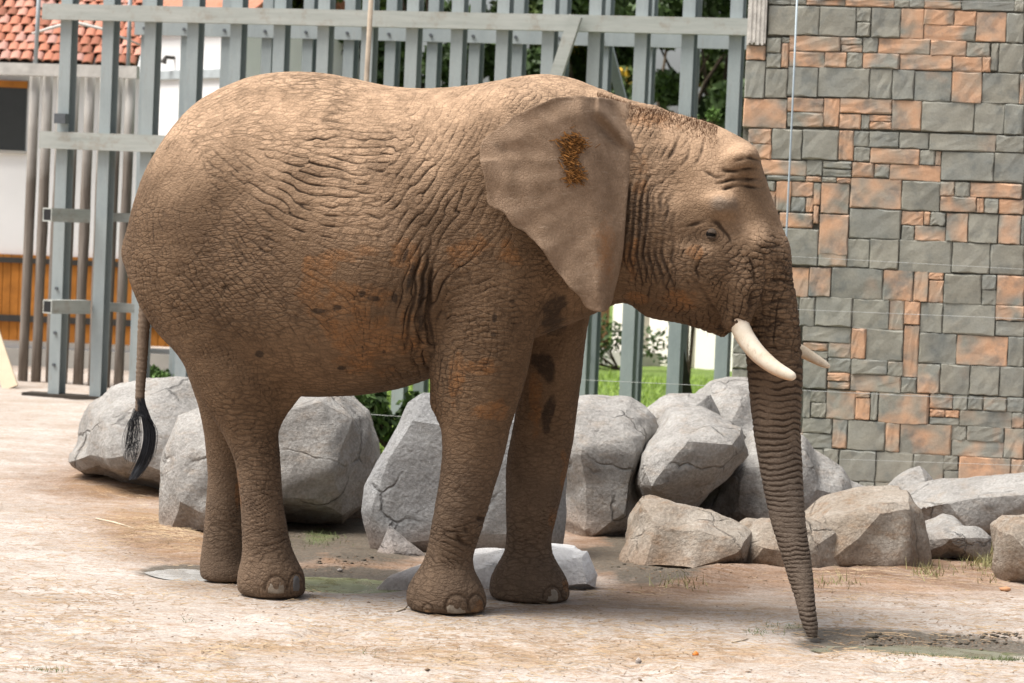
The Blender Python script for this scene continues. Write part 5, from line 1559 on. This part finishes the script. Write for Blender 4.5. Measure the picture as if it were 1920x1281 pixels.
bar(pal, tb0, tb1, .060, .035, simple('beam_bleached', (0.55, 0.53, 0.49), .85, .2, .35, 6, .004, 40), 'top_beam')
PIPE = simple('thin_pipe', (0.40, 0.44, 0.46), .5, .4, .2, 4)
for (x0, y0, x1, y1, lb) in ((76, -60, 66, 128, 'thin grey pipe standing on the beam end above the dark window'), (246, -60, 240, 128, 'thin grey pipe rising beside the white house gable')):
    a_, b_ = at_depth(x1, y1, LP0[1] + .05), at_depth(x0, y0, LP0[1] + .05)
    tag(MB().tube([a_, b_], .021, 8).build('pipe', PIPE, None, True, a_), lb, 'pipe', 'thin pipes above the palisade')
WBR = simple('bare_branch', (0.62, 0.60, 0.56), .8, .2, .2, 6)
br = [at_depth(x, y, LP0[1] + .4) for x, y in ((60, 63), (105, 50), (140, 42), (190, 54), (262, 84))]
tag(MB().tube(br, [.012, .018, .018, .016, .010], 6).build('bare_branch', WBR, None, True, br[2]), 'pale bare branch in front of the red tiled roof', 'branch')

PLASTER = simple('white_plaster', (0.88, 0.88, 0.87), .9, .2, .06, 2)
CONC = simple('concrete_base', (0.46, 0.44, 0.40), .9, .15, .2, 3)
ORANGE = simple('orange_cladding', (0.52, 0.20, 0.035), .7, .25, .4, 5, .003, 30)
TILE = NT('roof_tile')
rnd = TILE.node('ShaderNodeObjectInfo').outputs['Random']
co = TILE.node('ShaderNodeTexCoord').outputs['Object']
t_ = TILE.ramp(rnd, [(0.0, (0.22, 0.085, 0.055)), (0.35, (0.42, 0.16, 0.10)), (0.65, (0.50, 0.25, 0.19)), (1.0, (0.36, 0.20, 0.17))])
t_ = TILE.mix(TILE.ramp(TILE.noise(co, 9, 4, .7), [(0.5, 0), (0.66, 0.7)]), t_, (0.10, 0.10, 0.045))
TILE = TILE.done(t_, .85, spec=.2)
DARKG = simple('dark_glass', (0.035, 0.04, 0.04), .25, .5, .3, 2)
DARKS = simple('dark_strip', (0.05, 0.045, 0.04), .7, .3)
HD = 31.2
def hpt(px, py, D=HD): return at_depth(px, py, D)
def frontal_box(px0, py0, px1, py1, D, thick, name, mat, parent, zmin=None):
    a = hpt((px0 + px1) / 2, (py0 + py1) / 2, D)
    hw = (hpt(px1, (py0 + py1) / 2, D)[0] - hpt(px0, (py0 + py1) / 2, D)[0]) / 2
    z1 = hpt((px0 + px1) / 2, py0, D)[2]; z0 = hpt((px0 + px1) / 2, py1, D)[2]
    if zmin is not None: z0 = zmin
    return MB().box((a[0], D + thick / 2, (z0 + z1) / 2), (hw, 0, 0), (0, thick / 2, 0), (0, 0, (z1 - z0) / 2)).build(name, mat, parent)
hb = on_ground(60, 700); hb[1] = HD
house = empty('house', (hb[0], HD, 0), 'house with red tiled roof, white wall and orange timber cladding behind the palisade', 'house')
frontal_box(-900, 120, 262, 645, HD, 1.1, 'wall', PLASTER, house)
frontal_box(-902, 640, 330, 735, HD - .12, 1.3, 'base', CONC, house, -.1)
w_ = frontal_box(-60, 163, 49, 281, HD - .02, .05, 'window', DARKG, house)
frontal_box(-66, 150, 51, 163, HD - .06, .08, 'window_lintel', ORANGE, w_)
frontal_box(-66, 281, 51, 286, HD - .06, .08, 'window_sill', CONC, w_)
cl = frontal_box(-902, 470, 330, 480, HD - .10, .10, 'cladding', DARKS, house)
frontal_box(-902, 578, 330, 590, HD - .10, .10, 'cladding_strip', DARKS, house)
px = -120
while px < 330:
    frontal_box(px, 479 + .042 * (px - 60), px + 14.5, 640 + .042 * (px - 60), HD - .06 - .012 * RNG.rand(), .05, 'plank', ORANGE, cl)
    px += 15.5
# roof: sloping deck with rows of tiles
rz = hpt(60, 122)[2]
ex0, ex1 = hpt(-910, 122)[0], hpt(264, 122)[0]
slope = math.radians(38)
RS = np.array([0, math.cos(slope), math.sin(slope)]); RN = np.array([0, -math.sin(slope), math.cos(slope)])
e0 = np.array([ex0, HD - .35, rz - .02])
deck = MB().box(e0 + np.array([(ex1 - ex0) / 2, 0, 0]) + RS * 1.6, ((ex1 - ex0) / 2, 0, 0), RS * 1.6, RN * .03).build('roof', DARKS, house)
tme = bpy.data.meshes.new('roof_tile')
tw, tl = .115, .19
V, Fc = [], []
for j, (d, lift) in enumerate(((-.02, .045), (tl, .020))):
    for i in range(7):
        a = math.pi * i / 6
        V.append(np.array([-math.cos(a) * tw / 2, 0, 0]) + RS * d + RN * (lift + math.sin(a) * .035))
        V.append(np.array([-math.cos(a) * tw / 2 * .92, 0, 0]) + RS * d + RN * (lift - .012 + math.sin(a) * .033))
for i in range(6):
    Fc.append((i * 2, i * 2 + 2, 14 + i * 2 + 2, 14 + i * 2)); Fc.append((i * 2 + 1, i * 2, i * 2 + 2, i * 2 + 3))
    Fc.append((i * 2 + 3, i * 2 + 1, 14 + i * 2 + 1, 14 + i * 2 + 3))
tme.from_pydata([tuple(v) for v in V], [], Fc); tme.materials.append(TILE)
bpy_pos[deck.name] = bpy_pos[house.name]
xs = np.arange(hpt(-18, 60)[0], ex1, tw)
cnt = 0
for r in range(11):
    for x in xs:
        if cnt >= 298: break
        p = np.array([x + .01 * RNG.normal() + (tw / 2 if r % 2 else 0), e0[1], e0[2]]) + RS * (r * .165 + .02 + RNG.normal() * .008) + RN * .012
        place(tme, 'roof_tile', p, deck); cnt += 1
# leaning cream board at the gate side
CREAM = simple('cream_board', (0.78, 0.66, 0.48), .7, .3, .2, 4)
g0 = on_ground(20, 728); g1 = at_depth(-50, 520, g0[1] + .3)
lb = bar(None, g0 + np.array([-.02, 0, -.01]), g1, .075, .018, CREAM, 'leaning_board', np.array([0, -1.0, 0])) if False else None
v = g1 - g0; L = np.linalg.norm(v); v /= L; sd_ = np.cross(v, np.array([0, -1.0, 0])); sd_ /= np.linalg.norm(sd_)
lb = MB().box((g0 + g1) / 2, v * L / 2, sd_ * .075, np.cross(sd_, v) * .02).build('leaning_board', CREAM, None, False, g0)
tag(lb, 'cream board leaning at the left end of the palisade', 'board')

# white house further back, one corner towards the viewer
WD = 39.0
wC = at_depth(437, 400, WD); wC[2] = 0
wh = empty('house', tuple(wC), 'bright white house seen between the fence beams above the elephant rump', 'house')
dl, dr = np.array([-.6, .8, 0]), np.array([.8, .6, 0])
zE = at_depth(380, 40, WD)[2]
LL, LR = 4.2, 2.0
Q0 = [wC, wC + dr * LR, wC + dr * LR + dl * LL, wC + dl * LL]
V = [q + np.array([0, 0, -.05]) for q in Q0] + [q + np.array([0, 0, zE]) for q in Q0]
mesh_obj('wall', V, [(0, 1, 5, 4), (1, 2, 6, 5), (2, 3, 7, 6), (3, 0, 4, 7), (4, 5, 6, 7), (3, 2, 1, 0)], PLASTER, wh, False)
zb0 = at_depth(380, 139, WD + .7)[2]
nl = np.array([-.8, -.6, 0])
MB().box(wC + dl * LL / 2 + nl * .03 + np.array([0, 0, zb0]), dl * (LL / 2 + .03), nl * .035, (0, 0, .06)).build('string_course', simple('grey_band', (0.42, 0.46, 0.47), .8), wh)
mc_ = (Q0[0] + Q0[2]) / 2
for s_ in (-1, 1):                          # two slopes, the ridge along the left wall
    e_ = mc_ + dr * s_ * (LR / 2 + .12) + np.array([0, 0, zE - .05]); r_ = mc_ + np.array([0, 0, zE + .8])
    vv = e_ - r_; nn = np.cross(vv, dl) * s_; nn /= np.linalg.norm(nn)
    MB().box((e_ + r_) / 2, vv / 2, dl * (LL / 2 + .15), nn * .05).build('roof', TILE, wh)
lp = wC + dl * 1.75 + nl * .08 + np.array([0, 0, at_depth(310, 105, WD + 1)[2]])
MB().tube([lp - nl * .08, lp + nl * .06, lp + nl * .10 - UPV * .08], [.025, .03, .05], 8).build('wall_lamp', DARKS, wh)
# cream pavilion beyond the lawn, its front turned to the sun
CREAMW = simple('cream_wall', (0.88, 0.83, 0.74), .85, .2, .08, 2)
PN = np.array([-.70, -.714, 0.0]); PT = np.array([.714, -.70, 0.0])
PB = at_depth(1230, 690, 37.5); PB[2] = 0
pv = empty('pavilion', tuple(PB), 'cream pavilion with dark openings beyond the sunny lawn', 'building')
zt_ = 2.5
edges = [(1000, 1100, 'w'), (1100, 1122, 't'), (1122, 1147, 'd'), (1147, 1205, 'w'), (1205, 1216, 'd'), (1216, 1296, 'w'), (1296, 1304, 'd'), (1304, 1345, 'w'), (1345, 1358, 'd'), (1358, 1500, 'w')]
TANW = simple('tan_timber', (0.45, 0.27, 0.14), .7, .2, .3, 4)
def pav_s(px): return (on_plane(px, 640, PB, PN) - PB) @ PT
for x0, x1, k_ in edges:
    sa, sb = pav_s(x0), pav_s(x1)
    m_, th_, off_ = {'w': (CREAMW, .3, 0), 't': (TANW, .3, .1), 'd': (DARKS, .05, -.35)}[k_]
    MB().box(PB + PT * (sa + sb) / 2 + PN * (off_ - th_ / 2) + UPV * zt_ / 2, PT * ((sb - sa) / 2 - .001), PN * th_ / 2, (0, 0, zt_ / 2 + .02)).build({'w': 'wall_panel', 't': 'door_post', 'd': 'doorway'}[k_], m_, pv)
sa, sb = pav_s(990), pav_s(1510)
MB().box(PB + PT * (sa + sb) / 2 - PN * .45 + UPV * (zt_ + .08), PT * (sb - sa) / 2, PN * .6, (0, 0, .06)).build('roof', DARKS, pv)
MB().box(PB + PT * pav_s(1160) + PN * .45 + UPV * .07, PT * .9, PN * .3, (0, 0, .10)).build('step', CONC, pv)
stk = empty('garden_stake', tuple(on_ground(1222, 668)), 'slanting dark and yellow stake leaning by the cream pavilion', 'stake')
q0 = on_ground(1222, 668); bar(stk, q0, at_depth(1180, 540, q0[1] + .4), .022, .022, DARKS, 'stake_pole', np.array([0, -1.0, 0]))

# ------------------------------------------------------------------ trees, shrubs, grass
def leaf_mat(name, c0, c1, c2=None):
    n = NT(name)
    co = n.node('ShaderNodeTexCoord').outputs['Object']
    col = n.mix(n.ramp(n.noise(co, 1.3, 4, .6), [(0.3, 0), (0.7, 1)]), c0, c1)
    wnz = n.node('ShaderNodeTexWhiteNoise')
    sn = n.node('ShaderNodeVectorMath', {'operation': 'SNAP'})
    n.put(sn.inputs[0], co); sn.inputs[1].default_value = (.13, .13, .13)
    n.put(wnz.inputs['Vector'], sn.outputs[0])
    col = n.mix(n.ramp(wnz.outputs['Value'], [(0.0, 0.0), (1.0, 0.55)]), col, tuple(q * 1.9 for q in c1))
    if c2:
        col = n.mix(n.ramp(n.noise(co, 1.8, 3, .6), [(0.60, 0), (0.66, 1)]), col, c2)
    m = n.done(col, .6, spec=.3)
    return m
BARK = simple('bark', (0.11, 0.085, 0.06), .95, .1, .5, 8, .02, 30)
LG1 = leaf_mat('leaf_dark', (0.020, 0.040, 0.012), (0.045, 0.075, 0.020))
LG2 = leaf_mat('leaf_autumn', (0.030, 0.055, 0.014), (0.070, 0.100, 0.022), (0.50, 0.30, 0.02))
LG3 = leaf_mat('leaf_mid', (0.045, 0.085, 0.020), (0.085, 0.150, 0.035))
def leaves(name, centers, radii, count, size, mat, parent, seed):
    rs = np.random.RandomState(seed)
    k = rs.randint(len(centers), size=count)
    d = rs.normal(size=(count, 3)); d /= np.linalg.norm(d, axis=1)[:, None]
    r = rs.uniform(.25, 1, count) ** .45
    P = np.asarray(centers)[k] + d * r[:, None] * np.asarray(radii)[k][:, None] * np.array([1, 1, .85])
    a = rs.normal(size=(count, 3)); a /= np.linalg.norm(a, axis=1)[:, None]
    b = np.cross(a, rs.normal(size=(count, 3))); b /= np.linalg.norm(b, axis=1)[:, None]
    s = size * rs.uniform(.6, 1.3, count)[:, None]
    V = np.stack([P - a * s, P + b * s * .45, P + a * s, P - b * s * .45], 1).reshape(-1, 3)
    Fq = np.arange(count * 4).reshape(-1, 4)
    return mesh_obj(name, V, Fq, mat, parent, False)
def tree(px, D, height, crown_r, mat, label, seed, nclump=34, count=16000, size=.095, low=.9):
    rs = np.random.RandomState(seed)
    b = at_depth(px, 640, D); b[2] = 0
    t = empty('tree', tuple(b), label, 'tree', 'trees behind the steel fence')
    tops = []
    Q = [b + np.array([0, 0, -.1])] + [b + np.array([rs.normal() * .08 * i, rs.normal() * .08 * i, height * .55 * i / 4]) for i in range(1, 5)]
    m = MB().tube(Q, [.17, .14, .12, .10, .07], 9)
    cs, rr = [], []
    for i in range(nclump):
        z = rs.uniform(low, height)
        w = crown_r * math.sin(math.pi * min(1, max(.12, (z - low + .4) / (height - low + .6)))) ** .5
        an = rs.uniform(0, 6.28); q = rs.uniform(.15, 1) ** .5 * w
        c = b + np.array([math.cos(an) * q, math.sin(an) * q * .8, z])
        cs.append(c); rr.append(rs.uniform(.35, .75) * crown_r * .42)
        if i % 3 == 0:
            m.tube([Q[2] * .5 + Q[3] * .5, (Q[3] + c) / 2 + np.array([0, 0, .1]), c], [.05, .03, .012], 5)
    m.build('trunk', BARK, t, True)
    leaves('crown', cs, rr, count, size, mat, t, seed + 1)['kind'] = 'stuff'
    return t
tree(600, 40.0, 6.0, 1.7, LG2, 'green tree with yellow leaves left of the thin wooden pole', 31)
tree(790, 41.0, 6.4, 1.8, LG1, 'dark green tree behind the beams above the elephant back', 32)
tree(960, 42.0, 6.2, 1.7, LG1, 'dense dark tree behind the beams above the shoulder hump', 33)
tree(1110, 42.0, 6.6, 1.8, LG2, 'tree with yellow autumn leaves behind the slanting brace', 34)
tree(1250, 38.5, 5.8, 1.5, LG1, 'very dark tree behind the beams above the elephant head', 35, low=1.9)
tree(1340, 43.0, 6.6, 1.8, LG2, 'yellow tipped tree beside the top of the stone wall', 36, low=1.9)
tree(-250, 42.0, 7.0, 2.2, LG1, 'tall dark tree behind the red tiled roof', 37)
tree(-800, 44.0, 7.0, 2.4, LG2, 'broad tree with yellow leaves behind the far end of the tiled house', 38)
def shrub(px, py, D, w, h, mat, label, seed, count=1800, size=.045, name='shrub'):
    rs = np.random.RandomState(seed)
    b = at_depth(px, py, D); b[2] = 0
    t = empty(name, tuple(b), label, 'shrub', 'shrubs behind the fence')
    cs = [b + np.array([rs.uniform(-w, w), rs.uniform(-.2, .2), rs.uniform(.15, 1) * h]) for _ in range(9)]
    leaves('foliage', cs, [w * .4] * 9, count, size, mat, t, seed + 1)['kind'] = 'stuff'
    m = MB()
    for c in cs: m.tube([b, (b + c) / 2 + np.array([0, 0, .02]), c], [.012, .009, .004], 5)
    m.build('stems', BARK, t)
    return t
shrub(735, 860, 21.5, .35, .55, LG1, 'dark leafy shrub in the gap between pale boulder and slate slab', 41, 1500, .05)
shrub(1312, 200, 27.6, .16, 3.25, LG3, 'slim light green climber at the fence right of the head', 44, 700, .05)
shrub(302, 735, 27.6, .22, .22, LG3, 'low green bush at the foot of the gate beside the tail', 45, 900, .035)
shrub(720, 700, 33.0, 1.0, 1.6, LG1, 'dark hedge bush behind the fence below the belly', 46, 2200, .07)
shrub(1160, 700, 35.8, .8, .5, LG1, 'low dark bush at the foot of the pavilion step', 47, 900, .05)
# grass: lawn blades beyond the rocks, weeds by the right rocks, tufts on the dirt
GRASS = leaf_mat('grass_blades', (0.13, 0.21, 0.035), (0.24, 0.33, 0.06))
WEED = leaf_mat('weed_blades', (0.14, 0.14, 0.055), (0.24, 0.22, 0.10))
TUFT = leaf_mat('tuft_blades', (0.05, 0.075, 0.02), (0.09, 0.115, 0.04))
def blades(name, P, hmin, hmax, width, mat, label, lean=.35, seed=0):
    rs = np.random.RandomState(seed)
    k = len(P)
    h = rs.uniform(hmin, hmax, k)
    an = rs.uniform(0, 6.28, k)
    t = np.stack([np.cos(an), np.sin(an), 0 * an], 1)
    ld = np.stack([rs.normal(size=k), rs.normal(size=k), 0 * an], 1) * lean
    V = np.stack([P - t * width, P + t * width, P + (ld + np.array([0, 0, 1.0])) * h[:, None]], 1).reshape(-1, 3)
    o = mesh_obj(name, V, np.arange(3 * k).reshape(-1, 3), mat, None, False)
    return tag(o, label, None, None, 'stuff')
rs = np.random.RandomState(77)
k = 34000
D = 17.6 + (rs.rand(k) ** 1.4) * 17
px = rs.uniform(640, 1440, k)
P = np.stack([(px - 960) / F_PX * D, D, 0 * D], 1); P[:, 2] = ground_z(P[:, 0], P[:, 1]) - .005
blades('lawn_grass', P, .03, .09, .006, GRASS, 'short green lawn grass between boulders and pavilion', seed=1)
def px_cloud(cx, cy, rx, ry, k, z=0.0):
    q = rs.normal(size=(k, 2)) * .5
    P = np.array([on_ground(cx + a * rx, cy + b * ry, z) for a, b in q])
    P[:, 2] = ground_z(P[:, 0], P[:, 1]) - .004
    return P
P = np.concatenate([px_cloud(1855, 1060, 45, 30, 420), px_cloud(1745, 1085, 40, 10, 90), px_cloud(1560, 1102, 60, 6, 60), px_cloud(1280, 1105, 60, 8, 40)])
blades('dry_weeds', P, .02, .085, .003, WEED, 'dry grassy weeds growing between the right hand rocks', .5, 2)
P = np.concatenate([px_cloud(600, 1010, 60, 20, 170), px_cloud(1790, 1226, 150, 5, 260), px_cloud(1890, 1230, 40, 5, 120), px_cloud(1420, 1183, 40, 5, 60), px_cloud(95, 1243, 40, 4, 60), px_cloud(350, 1165, 8, 3, 10), px_cloud(700, 1222, 30, 4, 16), px_cloud(1480, 1172, 60, 6, 60)])
blades('green_tufts', P, .008, .032, .0022, TUFT, 'sparse green grass tufts on dirt and mud', .6, 3)
# straw litter and crumbs on the dirt
STRAWM = simple('straw', (0.44, 0.33, 0.21), .8, .2, .5, 3, col2=(0.17, 0.105, 0.06))
def litter(name, P, lmin, lmax, w, mat, label, seed):
    rs = np.random.RandomState(seed)
    k = len(P)
    an = rs.normal(0, .7, k) + (rs.rand(k) < .25) * rs.uniform(0, 3, k)
    L = rs.uniform(lmin, lmax, k)[:, None]
    d = np.stack([np.cos(an), np.sin(an), rs.normal(0, .12, k)], 1) * L
    s = np.stack([-np.sin(an), np.cos(an), 0 * an], 1) * w
    z = np.array([0, 0, 1.0]) * w * 1.2
    P = P + np.array([0, 0, .003])
    V = np.stack([P - d - s, P + d - s * .6, P + d + s * .6, P - d + s, P - d * .8 + z, P + d * .8 + z], 1).reshape(-1, 3)
    b = np.arange(k)[:, None] * 6
    q = np.concatenate([b + np.array([0, 1, 5, 4]), b + np.array([3, 4, 5, 2])])
    o = mesh_obj(name, V, q, mat, None, False)
    return tag(o, label, None, None, 'stuff')
k = 7500
px = rs.uniform(-20, 1940, k); py = 1100 + 190 * rs.rand(k) ** .9 + .02 * (px - 960)
P = np.array([on_ground(a, b) for a, b in zip(px, py)])
cl_ = fbm(P, 1.6, 3, 91)
P = P[(cl_ + rs.uniform(-.3, .3, k)) > -.05]
ex = [px_cloud(300, 1000, 130, 45, 900), px_cloud(240, 910, 120, 30, 320), px_cloud(120, 1010, 160, 80, 200), px_cloud(870, 1225, 200, 22, 260), px_cloud(1250, 1215, 260, 30, 260), px_cloud(1700, 1090, 260, 22, 260), px_cloud(480, 1210, 130, 12, 120)]
P = np.concatenate([P] + ex)
P[:, 2] = ground_z(P[:, 0], P[:, 1])
litter('straw_litter', P, .006, .045, .0016, STRAWM, 'straw bits scattered over the pale dirt', 5)
DIRTM = simple('dirt_crumb', (0.30, 0.21, 0.14), .95, .1, .5, 6, col2=(0.12, 0.085, 0.06))
def crumbs(name, P, rmin, rmax, mat, label, seed):
    rs = np.random.RandomState(seed)
    V, Fc = [], []
    oc = np.array([(1, 0, 0), (-1, 0, 0), (0, 1, 0), (0, -1, 0), (0, 0, 1), (0, 0, -1)], float)
    fo = np.array([(0, 2, 4), (2, 1, 4), (1, 3, 4), (3, 0, 4), (2, 0, 5), (1, 2, 5), (3, 1, 5), (0, 3, 5)])
    for i, p in enumerate(P):
        r = rs.uniform(rmin, rmax) * (1 + 1.0 * (rs.rand() < .04))
        V.append(p + oc * r * rs.uniform(.6, 1.2, (6, 3)) * np.array([1.3, 1.2, .6]) + np.array([0, 0, r * .12]))
        Fc.append(fo + 6 * i)
    o = mesh_obj(name, np.concatenate(V), np.concatenate(Fc), mat, None, False)
    return tag(o, label, None, None, 'stuff')
px = rs.uniform(-20, 1940, 900); py = 1090 + 195 * rs.rand(900) + .02 * (px - 960)
P = np.array([on_ground(a, b) for a, b in zip(px, py)])
P = np.concatenate([P, px_cloud(1720, 1195, 190, 9, 500), px_cloud(1880, 1198, 60, 8, 160), px_cloud(640, 1062, 110, 9, 160), px_cloud(1330, 1090, 150, 18, 200), px_cloud(1210, 1070, 60, 20, 120)])
P[:, 2] = ground_z(P[:, 0], P[:, 1])
Pc = np.concatenate([px_cloud(1720, 1196, 170, 8, 40), px_cloud(1880, 1199, 50, 7, 26), px_cloud(1640, 1192, 40, 6, 12), px_cloud(640, 1060, 110, 6, 16), px_cloud(1230, 1072, 70, 10, 14)])
Pc[:, 2] = ground_z(Pc[:, 0], Pc[:, 1])
crumbs('mud_clods', Pc, .005, .014, simple('mud_clod', (0.10, 0.085, 0.065), .9, .2, .5, 9), 'dark mud clods along the wet rut and puddle edge', 16)
crumbs('dirt_crumbs', P, .0015, .0055, DIRTM, 'small dirt crumbs and pebbles on the ground', 6)
# a few single things on the dirt
CARROT = simple('carrot_orange', (0.62, 0.19, 0.03), .6, .3, .2, 20)
def piece(name, px, py, size, mat, label, cat, seed, flat=.6):
    rs = np.random.RandomState(seed)
    p = on_ground(px, py); p[2] = float(ground_z(np.array([p[0]]), np.array([p[1]]))[0])
    V, Fc = sphere_pts(np.zeros(3), 1.0, 8, 6)
    V = np.array(V) * np.array(size) * (1 + .18 * rs.normal(size=(len(V), 1))) + p + np.array([0, 0, size[2] * .7])
    return tag(mesh_obj(name, V, Fc, mat, None, True, p), label, cat)
piece('carrot_piece', 1305, 1228, (.014, .010, .012), CARROT, 'small orange carrot piece lying on the pale dirt', 'food scrap', 1)
piece('pebble', 1197, 1239, (.013, .010, .015), ROCKW, 'small white pebble left of the carrot piece', 'pebble', 2)
piece('carrot_piece', 1886, 1108, (.034, .012, .012), simple('root_tan', (0.52, 0.27, 0.14), .8), 'long tan root piece lying near the brown rock', 'food scrap', 3)
piece('pebble', 637, 1072, (.014, .010, .009), ROCKW, 'tiny pale pebble at the edge of the green puddle', 'pebble', 4)
STICK = simple('pale_stick', (0.60, 0.50, 0.38), .8, .2, .3, 9)
def stick(pts, r, label):
    Q = []
    for x, y in pts:
        p = on_ground(x, y); p[2] = float(ground_z(np.array([p[0]]), np.array([p[1]]))[0]) + r
        Q.append(p)
    return tag(MB().tube(Q, [r] * (len(Q) - 1) + [r * .5], 6).build('stick', STICK, None, True, Q[0]), label, 'stick', 'sticks lying on the dirt')
stick([(1372, 1202), (1390, 1198), (1403, 1195)], .004, 'short pale curved stick left of the trunk tip')
stick([(1622, 1212), (1637, 1203)], .004, 'short straight stick lying in the muddy rut')
stick([(180, 978), (215, 990), (252, 1001)], .005, 'dark bent twig on the straw left of the grey boulder')
stick([(743, 1147), (757, 1143), (765, 1136)], .004, 'curved twig touching the front foot')
